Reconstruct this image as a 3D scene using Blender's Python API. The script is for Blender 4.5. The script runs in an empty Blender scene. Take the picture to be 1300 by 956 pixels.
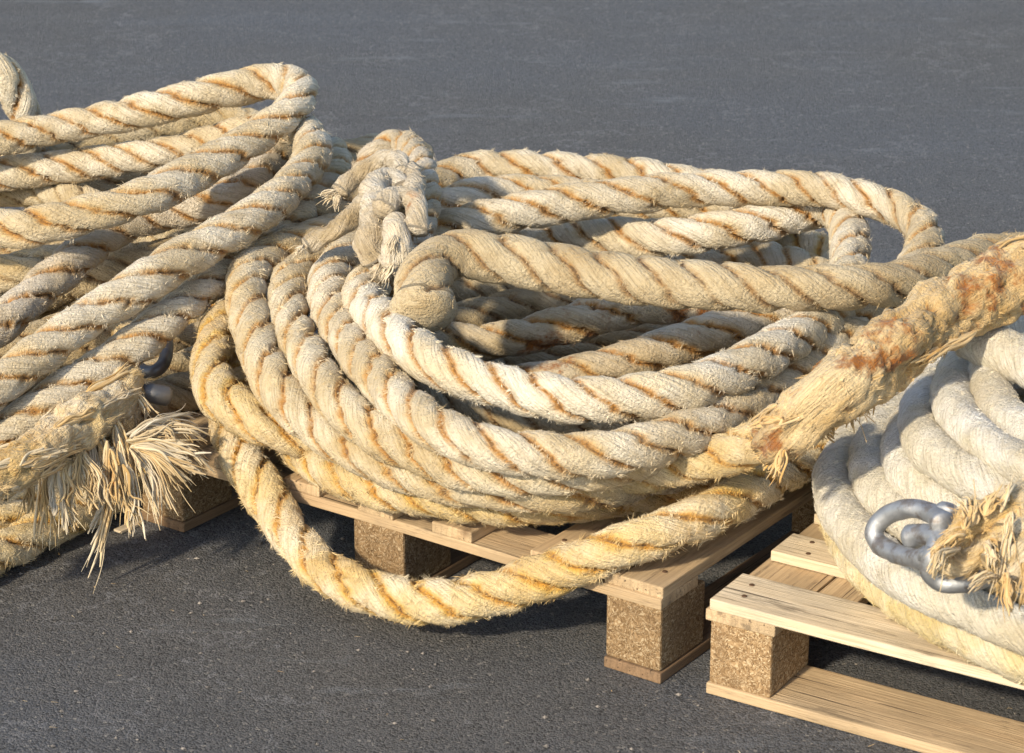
import bpy, math, random
import numpy as np
rng = np.random.default_rng(7); random.seed(7)
PI = math.pi
scene = bpy.context.scene
COL = scene.collection

# centre lines of every rope in millimetres: name -> (radius m, style, points)
ROPES = {
 'A': (0.0332, 'M', 'cream', [[-122,4168,360],[-121,4167,377],[-81,4167,390],[-37,4170,400],[7,4174,409],[51,4180,415],[95,4188,420],[139,4194,425],[184,4199,430],[228,4206,433],[271,4217,434],[314,4227,434],[358,4232,435],[403,4234,436],[447,4232,436],[492,4226,437],[535,4212,438],[573,4188,439],[610,4164,436],[646,4141,429],[673,4110,421],[688,4072,414],[690,4031,406],[681,3990,397],[666,3950,389],[647,3911,382],[627,3871,377],[605,3831,372],[581,3790,370],[555,3747,368],[529,3704,366],[502,3665,362],[475,3629,357],[449,3593,353],[422,3555,349],[395,3515,347],[368,3477,345],[341,3440,342],[314,3405,340],[286,3369,339],[257,3335,338],[225,3305,338],[190,3280,337],[151,3262,335],[109,3251,334],[65,3253,333],[20,3261,333],[-23,3273,334],[-62,3293,337],[-95,3321,340],[-122,3355,343],[-145,3393,346],[-165,3433,348],[-182,3476,349],[-199,3518,351],[-215,3561,353],[-231,3603,355],[-246,3647,357],[-260,3692,358],[-272,3738,359],[-283,3783,361],[-292,3827,363],[-297,3869,366],[-298,3909,368],[-296,3949,370],[-289,3988,372],[-276,4026,374],[-259,4063,373],[-238,4101,370],[-216,4140,365]]),
 'B': (0.0332, 'M', 'white', [[-84,4270,299],[-47,4297,305],[-8,4319,310],[34,4333,315],[77,4328,320],[114,4305,328],[148,4276,335],[184,4251,341],[222,4227,347],[262,4210,352],[306,4201,359],[351,4202,366],[395,4210,371],[439,4225,376],[482,4244,380],[525,4260,384],[562,4253,387],[577,4215,387],[579,4170,385],[576,4122,383],[571,4073,381],[564,4023,379],[557,3973,377],[549,3923,376],[540,3872,376],[529,3820,377],[516,3767,380],[498,3712,385],[474,3655,391],[447,3602,397],[420,3555,401],[395,3514,402],[372,3478,401],[347,3447,399],[320,3418,397],[290,3391,395],[258,3368,392],[222,3349,390],[182,3335,388],[138,3329,386],[94,3332,385],[52,3347,384],[13,3371,383],[-25,3396,384],[-61,3421,386],[-95,3449,389],[-122,3482,391],[-143,3520,391],[-162,3561,391],[-181,3605,390],[-198,3650,389],[-214,3696,388],[-228,3742,387],[-236,3788,386],[-235,3836,384],[-224,3882,379],[-208,3925,371],[-188,3966,360],[-166,4004,347],[-158,4017,343]]),
 'b': (0.0332, 'M', 'creamy', [[-211,4311,323],[-227,4270,332],[-244,4227,340],[-260,4185,349],[-278,4143,356],[-299,4102,361],[-320,4061,364],[-342,4019,365],[-357,3975,363],[-364,3928,359],[-364,3881,354],[-359,3834,349],[-350,3788,345],[-339,3742,340],[-325,3696,336],[-312,3650,332],[-299,3604,328],[-282,3560,322],[-262,3517,315],[-238,3477,308],[-210,3441,302],[-178,3407,295],[-141,3377,290],[-102,3349,285],[-60,3324,283],[-15,3307,284],[29,3297,286],[74,3294,289],[116,3300,292],[155,3317,294],[192,3342,294],[227,3373,292],[261,3405,292],[295,3435,293],[328,3467,294],[361,3502,295],[395,3537,296],[429,3574,297],[461,3613,297],[489,3658,294],[516,3707,289],[533,3738,287]]),
 'a': (0.0332, 'M', 'creamy', [[-245,4440,328],[-261,4394,335],[-276,4343,343],[-291,4290,351],[-306,4236,359],[-323,4185,367],[-342,4138,372],[-364,4094,376],[-391,4056,377],[-416,4017,374],[-430,3975,369],[-434,3933,361],[-431,3892,353],[-425,3851,344],[-415,3811,336],[-405,3770,328],[-395,3728,320],[-385,3687,312],[-371,3645,302],[-352,3607,291],[-326,3572,278],[-298,3538,267],[-267,3505,258],[-232,3474,251],[-194,3446,245],[-154,3419,241],[-113,3394,239],[-70,3373,239],[-27,3354,241],[17,3339,244],[61,3333,246],[104,3342,247],[146,3365,244],[187,3391,242],[227,3415,242],[266,3439,243],[303,3468,243],[339,3499,243],[375,3533,243],[414,3568,243],[451,3606,242],[485,3647,242],[516,3687,243],[546,3724,246]]),
 'F1': (0.0332, 'M', 'ochre', [[-348,3907,287],[-386,3924,303],[-424,3943,308],[-457,3933,305],[-474,3893,297],[-480,3849,287],[-480,3804,277],[-476,3759,269],[-465,3714,262],[-448,3672,256],[-421,3637,249],[-385,3613,239],[-342,3603,229],[-299,3601,217],[-257,3599,202],[-218,3581,194],[-183,3556,191],[-148,3530,188],[-112,3506,185],[-73,3485,183],[-32,3467,182],[10,3453,181],[55,3445,181],[100,3448,181],[142,3465,180],[183,3486,180],[224,3509,180],[265,3534,180],[306,3559,180],[348,3585,181],[386,3615,181],[422,3650,181],[456,3686,181],[489,3721,181],[521,3756,183],[543,3778,185]]),
 'e': (0.0332, 'M', 'ochre', [[-350,4068,201],[-371,4021,198],[-384,3969,196],[-386,3915,193],[-383,3865,190],[-377,3816,186],[-366,3769,183],[-352,3722,182],[-335,3676,181],[-316,3629,182],[-293,3582,185],[-264,3540,187],[-230,3505,189],[-192,3477,191],[-152,3454,192],[-110,3434,193],[-67,3418,194],[-23,3405,195],[22,3397,197],[66,3397,199],[109,3406,201],[150,3420,203],[190,3438,203],[230,3460,203],[271,3484,201],[311,3508,199],[352,3535,197],[392,3563,195],[430,3593,192],[466,3627,190],[490,3649,189]]),
 'F2': (0.0332, 'M', 'yellow', [[-386,4028,216],[-407,3982,224],[-423,3933,231],[-433,3884,233],[-441,3836,232],[-445,3789,225],[-445,3742,216],[-439,3696,203],[-426,3653,187],[-407,3615,165],[-383,3581,142],[-359,3546,119],[-334,3508,100],[-308,3470,85],[-278,3433,74],[-243,3399,69],[-203,3372,67],[-161,3350,68],[-117,3332,72],[-73,3321,79],[-29,3316,91],[13,3308,110],[53,3296,133],[92,3282,156],[130,3268,177],[170,3264,194],[211,3273,207],[252,3292,216],[286,3324,218],[314,3362,216],[339,3401,215],[366,3439,215],[395,3474,216],[425,3507,220],[457,3542,224],[486,3582,224],[514,3624,221],[524,3638,220]]),
 'M1': (0.0365, 'M', 'tan', [[884,3984,400],[848,3956,406],[812,3928,412],[777,3899,418],[746,3866,423],[718,3830,428],[689,3794,432],[661,3758,437],[631,3723,441],[601,3689,445],[567,3658,449],[529,3632,453],[487,3615,457],[442,3610,460],[396,3609,460],[350,3610,460],[304,3615,460],[259,3624,460],[216,3637,461],[172,3652,461],[130,3669,461],[87,3685,462],[45,3700,465],[1,3712,470],[-43,3723,474],[-86,3725,476],[-120,3699,470],[-134,3659,451],[-134,3621,423],[-131,3596,403]]),
 'R1': (0.0332, 'M', 'cream', [[-223,4576,300],[-193,4610,308],[-168,4648,315],[-141,4684,321],[-107,4713,326],[-64,4724,332],[-20,4715,336],[23,4701,340],[68,4690,343],[112,4677,344],[155,4662,345],[198,4644,345],[239,4624,345],[280,4604,345],[322,4586,343],[365,4569,340],[409,4556,336],[453,4544,331],[497,4532,327],[541,4520,322],[571,4511,319]]),
 'R1b': (0.0332, 'M', 'cream', [[-203,4464,298],[-172,4498,305],[-135,4519,316],[-92,4529,329],[-51,4548,333],[-6,4559,335],[40,4557,335],[86,4548,334],[131,4533,332],[174,4516,330],[218,4499,330],[262,4482,331],[307,4473,329],[354,4472,326],[400,4474,322],[447,4474,317],[493,4472,313],[509,4472,311]]),
 'R3': (0.0332, 'M', 'cream', [[-132,4497,219],[-98,4528,219],[-61,4553,220],[-17,4565,223],[28,4564,228],[70,4547,233],[107,4517,237],[143,4484,243],[182,4454,248],[222,4428,253],[264,4409,257],[308,4401,257],[354,4401,257],[400,4404,257],[444,4396,257],[482,4372,257],[514,4339,257],[540,4301,257],[562,4261,257],[581,4220,257]]),
 'R5': (0.0332, 'M', 'yellow', [[373,4564,198],[417,4550,208],[461,4543,218],[504,4550,226],[542,4535,234],[568,4497,239],[588,4454,239],[601,4409,239],[611,4363,239],[618,4333,239]]),
 'I1': (0.0332, 'M', 'tan', [[-185,4332,190],[-151,4364,190],[-112,4389,190],[-68,4404,190],[-22,4406,190],[21,4391,192],[60,4366,197],[103,4352,200],[148,4356,200],[193,4368,200],[238,4382,200],[283,4383,200],[328,4370,200],[358,4360,200]]),
 'I2': (0.0332, 'M', 'tan', [[-152,4182,190],[-119,4215,190],[-82,4242,192],[-37,4255,199],[7,4269,203],[53,4280,206],[100,4284,209],[146,4292,210],[191,4306,210],[237,4316,210],[284,4322,210]]),
 'I3': (0.0332, 'M', 'rusty', [[-198,3991,240],[-162,3963,248],[-122,3940,254],[-79,3921,260],[-34,3910,267],[11,3907,276],[56,3911,287],[101,3920,297],[144,3935,306],[187,3951,311],[231,3964,312],[276,3976,309],[320,3988,302],[364,3998,297],[408,4010,293],[450,4028,288],[478,4040,285]]),
 'I5': (0.0332, 'M', 'tan', [[-148,4061,190],[-105,4044,189],[-61,4029,190],[-16,4017,192],[30,4017,195],[75,4029,196],[119,4042,200],[165,4051,207],[210,4060,216],[254,4073,224],[299,4088,231],[343,4106,234],[386,4126,235],[430,4145,234],[475,4161,233],[521,4175,232],[536,4179,232]]),
 'I6': (0.0332, 'M', 'rusty', [[-64,3824,221],[-18,3814,227],[28,3809,233],[74,3811,240],[120,3817,247],[165,3826,255],[208,3841,263],[249,3861,271],[290,3881,278],[330,3903,284],[369,3924,289],[409,3945,292],[450,3964,294],[490,3985,293],[529,4009,291],[542,4018,290]]),
 'I7': (0.0332, 'M', 'tan', [[167,3852,197],[209,3873,202],[251,3895,206],[292,3919,211],[332,3944,215],[373,3969,220],[413,3995,225],[451,4022,229],[486,4053,232],[518,4086,233],[548,4120,233],[558,4132,234]]),
 'I8': (0.0332, 'M', 'tan', [[-160,3695,257],[-129,3664,258],[-97,3636,259],[-61,3612,258],[-22,3594,256],[20,3579,254],[64,3571,253],[110,3573,251],[155,3581,252],[198,3598,254],[235,3628,254],[269,3661,253],[301,3696,252],[332,3731,252],[363,3766,251],[393,3802,251],[422,3838,251],[451,3875,251],[479,3912,251]]),
 'I9': (0.0332, 'M', 'tan', [[-139,3775,193],[-98,3750,193],[-56,3726,193],[-13,3705,193],[33,3689,194],[80,3680,194],[127,3679,195],[174,3686,196],[217,3703,196],[256,3730,196],[292,3761,197],[316,3782,197]]),
 'L1': (0.0325, 'L', 'cream', [[-1244,4409,360],[-1211,4437,376],[-1178,4464,391],[-1139,4482,405],[-1096,4489,417],[-1052,4493,428],[-1008,4499,437],[-964,4505,446],[-919,4512,454],[-875,4521,460],[-830,4527,467],[-786,4527,476],[-742,4522,486],[-698,4518,496],[-653,4517,507],[-609,4520,518],[-565,4526,527],[-523,4540,535],[-481,4555,540],[-440,4547,548],[-403,4523,550],[-386,4483,548],[-384,4439,543],[-396,4397,532],[-421,4362,518],[-450,4331,504],[-479,4297,492],[-506,4262,482],[-534,4227,473],[-563,4193,465],[-591,4158,459],[-623,4126,452],[-661,4104,443],[-703,4091,434],[-747,4084,424],[-791,4080,415],[-835,4087,406],[-874,4108,399],[-910,4134,391],[-946,4161,382],[-983,4187,374],[-1020,4212,364],[-1057,4235,354],[-1095,4259,344],[-1133,4281,333],[-1146,4289,330]]),
 'L2': (0.0325, 'L', 'cream', [[-1191,4537,330],[-1147,4548,338],[-1104,4558,345],[-1059,4562,353],[-1015,4558,361],[-970,4552,368],[-925,4550,374],[-880,4550,380],[-835,4549,386],[-790,4547,392],[-745,4542,399],[-700,4536,407],[-655,4534,415],[-611,4537,423],[-567,4538,434],[-523,4531,447],[-480,4522,460],[-437,4514,470],[-403,4490,478],[-381,4453,482],[-366,4412,482],[-357,4369,478],[-353,4325,474],[-355,4282,469],[-361,4238,465],[-370,4195,462],[-381,4151,459],[-394,4108,455],[-409,4067,451],[-430,4027,446],[-455,3991,438],[-484,3956,429],[-512,3922,421],[-539,3886,412],[-565,3850,404],[-593,3816,394],[-626,3787,381],[-658,3759,367],[-687,3728,352],[-716,3696,337],[-744,3664,322],[-774,3634,305],[-806,3608,286],[-840,3587,264],[-876,3577,240],[-914,3579,215],[-952,3582,190]]),
 'L3': (0.0325, 'L', 'cream', [[-465,4653,366],[-421,4651,380],[-378,4636,393],[-348,4599,400],[-334,4550,402],[-329,4500,402],[-331,4449,401],[-335,4399,399],[-343,4348,397],[-353,4296,395],[-364,4243,394],[-379,4194,392],[-395,4152,388],[-415,4116,383],[-436,4082,376],[-460,4048,367],[-482,4010,358],[-499,3968,351],[-517,3927,343],[-537,3887,334],[-559,3847,324],[-583,3809,313],[-610,3774,301],[-640,3742,287],[-671,3711,273],[-703,3680,260],[-735,3651,245],[-770,3628,227],[-808,3612,208],[-848,3608,186],[-888,3613,164],[-914,3617,150]]),
 'L4': (0.0325, 'L', 'grey', [[-999,3844,200],[-964,3869,217],[-930,3894,234],[-895,3917,253],[-861,3941,272],[-836,3975,287],[-818,4015,298],[-797,4054,309],[-775,4092,321],[-756,4131,332],[-741,4173,339],[-724,4214,346],[-699,4249,353],[-666,4278,361],[-627,4297,368],[-583,4307,375],[-539,4313,384],[-503,4333,393],[-483,4370,399],[-470,4410,405],[-460,4451,410],[-447,4491,415],[-425,4528,419],[-417,4540,420]]),
 'L5': (0.0325, 'L', 'worn', [[-1213,4676,281],[-1168,4683,288],[-1122,4690,294],[-1078,4688,301],[-1037,4670,308],[-1001,4644,315],[-963,4621,321],[-920,4606,324],[-879,4587,325],[-842,4560,325],[-807,4532,324],[-772,4504,319],[-737,4478,310],[-698,4457,300],[-657,4440,290],[-615,4424,283],[-573,4408,277],[-545,4396,274]]),
 'L6': (0.0325, 'L', 'worn', [[-1144,4726,330],[-1099,4735,335],[-1053,4740,340],[-1007,4736,347],[-961,4725,355],[-915,4720,363],[-871,4726,371],[-827,4741,378],[-784,4756,385],[-740,4768,393],[-695,4779,400],[-651,4792,405],[-606,4804,408],[-561,4807,408],[-525,4790,405],[-500,4760,399],[-483,4724,393],[-469,4682,388],[-456,4635,384],[-445,4588,380],[-438,4557,378]]),
 'L7': (0.0325, 'L', 'worn', [[-1090,4310,220],[-1045,4313,233],[-1001,4311,246],[-962,4291,259],[-930,4260,270],[-893,4239,280],[-849,4243,286],[-811,4272,285],[-778,4309,280],[-736,4328,277],[-689,4322,276],[-642,4296,280],[-598,4264,284],[-569,4244,286]]),
 'L8': (0.0325, 'L', 'tan', [[-875,4220,221],[-840,4247,233],[-801,4267,246],[-757,4276,260],[-712,4278,272],[-667,4280,282],[-622,4290,289],[-580,4310,294],[-542,4337,299],[-509,4369,302],[-480,4405,302],[-461,4430,301]]),
 'L9': (0.0325, 'L', 'tan', [[-1077,4294,158],[-1032,4303,167],[-987,4311,176],[-942,4314,183],[-898,4306,188],[-854,4294,193],[-809,4289,197],[-764,4294,203],[-722,4313,209],[-682,4337,214],[-643,4361,220],[-603,4386,225]]),
 'L10': (0.0325, 'L', 'tan', [[-1061,4149,128],[-1016,4141,140],[-971,4132,152],[-927,4121,164],[-883,4113,176],[-845,4132,184],[-812,4167,187],[-774,4201,190],[-734,4234,192],[-693,4264,194],[-652,4289,195],[-611,4313,194],[-597,4321,194]]),
 'L11': (0.0325, 'L', 'tan', [[-1027,4101,73],[-981,4097,87],[-937,4101,101],[-902,4127,112],[-871,4160,123],[-830,4178,137],[-788,4192,149],[-747,4208,158],[-704,4219,167],[-659,4227,175],[-629,4235,179]]),
 'S1': (0.0325, 'L', 'yellow', [[-677,4092,193],[-637,4118,199],[-598,4145,203],[-561,4174,207],[-523,4204,210],[-489,4237,212],[-463,4277,212],[-441,4319,212],[-434,4333,212]]),
 'S2': (0.0325, 'L', 'tan', [[-661,3984,196],[-632,4021,197],[-602,4057,197],[-569,4090,197],[-534,4120,197],[-497,4148,197],[-465,4181,198],[-437,4218,198],[-419,4244,198]]),
 'S3': (0.0325, 'L', 'tan', [[-648,3892,182],[-619,3931,183],[-588,3969,183],[-555,4005,183],[-517,4035,183],[-474,4058,183],[-428,4074,183],[-412,4079,183]]),
 'S4': (0.0325, 'L', 'tan', [[-633,3790,180],[-607,3830,180],[-578,3869,180],[-543,3901,180],[-503,3928,180],[-461,3952,180],[-418,3973,180],[-403,3979,180]]),
 'KL': (0.0325, 'L', 'tan', [[-541,4117,277],[-506,4133,305],[-472,4153,329],[-437,4177,349],[-402,4200,363],[-365,4222,374],[-331,4247,381],[-300,4279,385],[-273,4318,385],[-251,4363,381],[-231,4411,374],[-212,4459,367],[-194,4505,358],[-177,4550,349]]),
 'LR': (0.0325, 'L', 'tan', [[-422,4663,324],[-384,4686,342],[-346,4710,354],[-305,4732,360],[-270,4762,359],[-240,4796,350],[-207,4827,336],[-172,4855,318]]),
 'G1': (0.0325, 'L', 'yellow', [[-958,3502,36],[-926,3537,36],[-895,3571,37],[-864,3606,38],[-835,3642,39],[-807,3678,40],[-780,3714,44],[-748,3742,52],[-711,3759,65],[-670,3768,83],[-628,3770,106],[-586,3762,134],[-547,3739,163],[-523,3722,182]]),
 'G2': (0.0325, 'L', 'yellow', [[-926,3418,36],[-896,3453,36],[-866,3488,36],[-838,3523,37],[-811,3560,37],[-785,3598,38],[-760,3635,38],[-735,3674,38],[-712,3716,37],[-690,3762,35],[-665,3805,35],[-634,3842,41],[-612,3863,47]]),
 'H': (0.0325, 'H', 'white', [[-1160,4861,300],[-1148,4831,333],[-1137,4800,366],[-1125,4768,398],[-1112,4736,429],[-1097,4705,460],[-1079,4674,491],[-1057,4645,521],[-1029,4620,549],[-991,4605,567],[-953,4599,557],[-934,4612,524],[-922,4627,484],[-917,4644,445],[-919,4673,410],[-923,4707,374],[-928,4741,336],[-929,4751,323]]),
 'W0': (0.0308, 'W', 'braidyellow', [[588,3741,186],[569,3699,187],[551,3655,189],[534,3609,190],[519,3564,191],[506,3521,191],[496,3481,189],[487,3439,188],[481,3396,187],[479,3353,186],[480,3309,185],[485,3264,185],[493,3220,184],[505,3177,184],[520,3135,183],[539,3094,183],[561,3054,183],[587,3017,183],[614,2981,182],[644,2946,182],[677,2916,182],[716,2891,182],[759,2880,182],[804,2882,182],[846,2898,182],[883,2925,182],[915,2958,182],[945,2992,182],[966,3014,182],[996,3000,182],[1028,2989,182],[1062,2982,182],[1098,2979,182],[1136,2980,183],[1174,2986,183],[1212,2997,183],[1249,3013,183],[1285,3034,183],[1319,3060,183],[1351,3090,183],[1380,3125,183],[1405,3164,183],[1425,3207,184],[1441,3253,184],[1451,3301,184],[1456,3351,184],[1454,3403,184],[1447,3456,184],[1433,3508,184],[1413,3559,184],[1386,3608,184],[1353,3655,185],[1314,3699,185],[1269,3738,185],[1219,3773,185],[1165,3802,185],[1106,3825,185],[1044,3841,185],[980,3850,185],[913,3852,185],[846,3846,186],[779,3831,186],[713,3809,186],[649,3779,186]]),
 'W1': (0.0308, 'W', 'braid', [[617,3704,247],[592,3664,245],[567,3623,244],[543,3580,243],[520,3536,242],[499,3491,241],[482,3445,240],[469,3399,238],[463,3352,236],[462,3304,236],[466,3258,237],[473,3212,238],[483,3166,238],[496,3122,238],[512,3078,239],[531,3036,242],[553,2996,244],[580,2959,245],[609,2924,245],[638,2889,245],[673,2860,245],[714,2842,245],[758,2844,245],[799,2862,245],[836,2888,245],[868,2920,245],[898,2955,245],[926,2990,245],[936,3002,245],[968,2986,245],[1004,2973,245],[1041,2965,245],[1080,2962,245],[1120,2963,245],[1161,2970,245],[1201,2981,245],[1241,2999,245],[1279,3021,246],[1315,3049,246],[1347,3081,246],[1376,3118,246],[1401,3160,246],[1421,3204,246],[1436,3252,246],[1444,3303,246],[1447,3355,246],[1443,3408,246],[1432,3461,246],[1415,3513,246],[1391,3564,246],[1361,3612,246],[1324,3657,246],[1281,3698,246],[1233,3733,246],[1180,3764,246],[1122,3787,247],[1062,3804,247],[998,3814,247],[933,3816,247],[867,3810,247],[802,3795,247],[738,3773,247],[676,3742,247]]),
 'W2': (0.0308, 'W', 'braid', [[631,3642,270],[607,3603,270],[583,3564,270],[561,3523,271],[543,3482,270],[530,3440,269],[521,3398,268],[515,3355,267],[514,3312,266],[519,3267,266],[528,3220,266],[542,3173,268],[557,3126,269],[575,3083,270],[598,3043,270],[628,3008,270],[661,2977,270],[702,2958,270],[747,2954,270],[789,2967,270],[826,2993,270],[860,3024,270],[883,3045,270],[912,3022,270],[945,3003,270],[981,2988,270],[1020,2977,270],[1061,2973,270],[1103,2973,270],[1146,2980,270],[1188,2992,270],[1229,3011,270],[1268,3036,270],[1304,3066,270],[1337,3101,270],[1364,3142,270],[1387,3186,270],[1404,3235,270],[1414,3286,270],[1417,3339,270],[1414,3393,270],[1402,3447,270],[1384,3499,270],[1357,3550,270],[1324,3598,270],[1284,3641,270],[1238,3680,270],[1186,3712,270],[1130,3737,270],[1069,3755,270],[1006,3765,270],[941,3767,270],[875,3760,270],[810,3743,270],[747,3718,270],[687,3684,270]]),
 'W3': (0.0308, 'W', 'braid', [[645,3589,297],[623,3547,297],[603,3503,297],[585,3457,299],[570,3408,300],[559,3357,302],[553,3306,304],[554,3257,304],[562,3212,304],[581,3171,303],[605,3133,302],[634,3098,301],[668,3067,300],[710,3048,300],[755,3049,300],[798,3067,300],[826,3081,300],[853,3050,300],[885,3023,300],[922,3000,300],[962,2982,300],[1006,2971,300],[1051,2966,299],[1098,2968,299],[1145,2976,299],[1191,2992,299],[1235,3015,299],[1275,3045,299],[1312,3081,299],[1343,3122,299],[1369,3169,299],[1387,3219,299],[1399,3273,299],[1402,3329,298],[1397,3385,298],[1383,3441,298],[1362,3496,298],[1332,3547,298],[1294,3594,298],[1249,3636,298],[1197,3671,298],[1141,3698,298],[1080,3718,298],[1016,3728,298],[950,3729,297],[884,3720,297],[819,3701,297],[756,3673,297],[698,3635,297]]),
 'W4': (0.0308, 'W', 'braid', [[664,3572,341],[639,3529,343],[615,3482,345],[597,3433,348],[584,3382,350],[576,3331,352],[572,3279,354],[574,3228,357],[583,3179,358],[599,3134,359],[621,3097,358],[650,3067,355],[685,3043,353],[728,3032,351],[759,3029,351],[799,2989,351],[846,2955,350],[897,2929,350],[952,2911,350],[1010,2902,349],[1069,2902,349],[1128,2911,349],[1186,2930,348],[1240,2957,348],[1289,2993,348],[1333,3036,347],[1370,3086,347],[1399,3142,347],[1419,3202,346],[1429,3264,346],[1430,3328,346],[1421,3392,346],[1401,3454,345],[1372,3513,345],[1334,3567,345],[1288,3615,344],[1234,3655,344],[1174,3687,344],[1110,3709,343],[1043,3721,343],[974,3722,343],[905,3713,342],[838,3692,342],[774,3662,342],[716,3621,341]]),
 'W5': (0.0308, 'W', 'braid', [[699,3582,376],[677,3535,377],[658,3486,380],[642,3435,382],[630,3385,384],[622,3335,386],[619,3286,387],[620,3237,388],[627,3188,390],[639,3138,392],[656,3089,395],[679,3044,397],[711,3010,399],[754,3000,400],[769,2999,400],[816,2960,399],[870,2930,398],[927,2908,398],[988,2896,397],[1051,2893,396],[1113,2901,395],[1174,2919,394],[1231,2947,393],[1283,2983,393],[1329,3028,392],[1368,3080,391],[1397,3138,390],[1417,3200,389],[1427,3265,388],[1427,3331,388],[1415,3396,387],[1393,3459,386],[1362,3518,385],[1320,3572,384],[1271,3618,383],[1214,3656,383],[1152,3684,382],[1085,3702,381],[1017,3710,380],[947,3706,379],[879,3691,378],[814,3664,378],[753,3628,377]]),
 'W6': (0.0308, 'W', 'braid', [[737,3566,394],[717,3519,395],[700,3470,397],[686,3420,399],[676,3371,400],[671,3323,401],[669,3275,402],[673,3227,402],[681,3178,403],[696,3131,405],[721,3089,406],[758,3064,408],[803,3062,409],[842,3025,408],[888,2995,408],[938,2973,407],[992,2960,407],[1049,2956,406],[1105,2963,406],[1160,2979,405],[1213,3005,405],[1260,3040,404],[1301,3083,403],[1334,3133,403],[1358,3189,402],[1372,3249,402],[1375,3311,401],[1368,3373,401],[1350,3433,400],[1321,3490,400],[1283,3541,399],[1236,3586,398],[1181,3622,398],[1120,3648,397],[1055,3663,397],[988,3667,396],[920,3659,396],[855,3639,395],[793,3608,395]]),
 'W7': (0.0308, 'W', 'braid', [[650,3422,451],[677,3384,450],[699,3346,449],[719,3307,447],[738,3268,445],[759,3231,441],[786,3197,433],[805,3159,424],[818,3116,418],[822,3101,415],[892,3091,375],[952,3131,325],[992,3201,285]]),
 'W8': (0.0308, 'W', 'braid', [[717,3562,414],[755,3529,415],[784,3486,416],[811,3443,417],[834,3397,417],[851,3350,417],[868,3303,417],[938,3293,377],[998,3333,327],[1038,3403,287]]),
 'L12': (0.0325, 'L', 'tan', [[-952,4732,254],[-907,4742,263],[-863,4752,273],[-818,4762,283],[-773,4772,293],[-729,4784,302],[-685,4796,311],[-640,4808,319],[-595,4819,327],[-550,4826,335],[-505,4828,345]]),
 'L13': (0.0325, 'L', 'tan', [[-836,4763,223],[-791,4780,234],[-747,4797,244],[-702,4812,254],[-655,4819,267],[-608,4808,282],[-561,4791,300],[-515,4780,317],[-469,4772,333]]),
 'L14': (0.0325, 'L', 'tan', [[-1040,4617,200],[-996,4603,208],[-952,4590,216],[-906,4583,223],[-860,4582,228],[-814,4575,230],[-770,4561,230],[-725,4547,230],[-680,4534,230],[-635,4522,230]]),
 'J1': (0.0332, 'M', 'tan', [[-265,4071,297],[-257,4024,293],[-248,3978,288],[-237,3933,281],[-223,3889,274],[-206,3846,266],[-185,3805,258],[-159,3766,250],[-127,3732,242],[-90,3703,236],[-49,3678,230]]),
 'J2': (0.0332, 'M', 'creamy', [[-400,4087,292],[-399,4038,288],[-396,3987,285],[-390,3934,281],[-382,3883,277],[-371,3838,270],[-358,3798,261],[-343,3762,250],[-322,3728,237],[-296,3698,224],[-265,3671,213],[-231,3644,204],[-219,3634,202]]),
 'J3': (0.0332, 'M', 'tan', [[-301,3956,242],[-296,3910,237],[-290,3866,232],[-278,3823,226],[-261,3783,221],[-239,3745,215],[-213,3709,210],[-183,3676,205],[-148,3647,199],[-109,3621,194]]),
 'J4': (0.0332, 'M', 'tan', [[252,4526,187],[300,4525,192],[346,4516,197],[388,4494,202],[427,4467,206],[466,4441,210],[503,4411,214],[533,4375,214],[559,4335,213],[568,4322,213]]),
 'J5': (0.0332, 'M', 'tan', [[-73,4478,195],[-26,4475,201],[22,4469,205],[69,4462,205],[117,4457,204],[165,4457,203],[213,4455,201],[260,4446,200],[291,4438,200]]),
 'g': (0.0332, 'M', 'ochre', [[440,3338,368],[402,3312,358],[364,3305,340],[328,3318,319],[289,3328,301],[248,3340,285],[207,3353,270],[163,3365,259],[118,3375,251],[72,3384,246],[57,3387,244]]),
 'T': (0.047, 'T', 'served', [[2053,5026,50],[2021,5007,75],[1988,4988,100],[1956,4966,123],[1926,4940,145],[1897,4911,164],[1869,4881,183],[1842,4850,202],[1816,4818,220],[1789,4785,237],[1763,4752,255],[1738,4719,272],[1712,4686,288],[1687,4652,305],[1661,4618,320],[1636,4583,336],[1611,4549,351],[1586,4514,366],[1561,4479,380],[1537,4444,395],[1512,4408,409],[1488,4373,423],[1464,4337,437],[1440,4301,450],[1417,4264,463],[1393,4228,476],[1369,4192,489],[1345,4155,501],[1321,4119,513],[1297,4082,524],[1272,4046,535],[1247,4010,545],[1221,3974,554],[1194,3938,562],[1167,3902,569],[1140,3867,576],[1112,3832,582],[1083,3797,587],[1055,3762,592],[1026,3727,596],[998,3692,599],[969,3656,601],[940,3622,599],[910,3589,593],[879,3557,584],[848,3525,577],[815,3494,569],[782,3464,561],[749,3435,551],[713,3409,541],[675,3387,530],[637,3363,519],[602,3336,509],[567,3307,500],[535,3276,490],[503,3244,481],[469,3214,468],[433,3191,451],[401,3186,426],[379,3204,396],[361,3229,368],[349,3248,350]]),
 'Z': (0.034, 'Z', 'served2', [[-874,3349,200],[-833,3369,213],[-792,3390,225],[-753,3414,234],[-722,3447,242],[-696,3486,249],[-671,3526,255],[-647,3566,262],[-624,3607,268],[-604,3649,275],[-585,3690,286]]),
}
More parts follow.
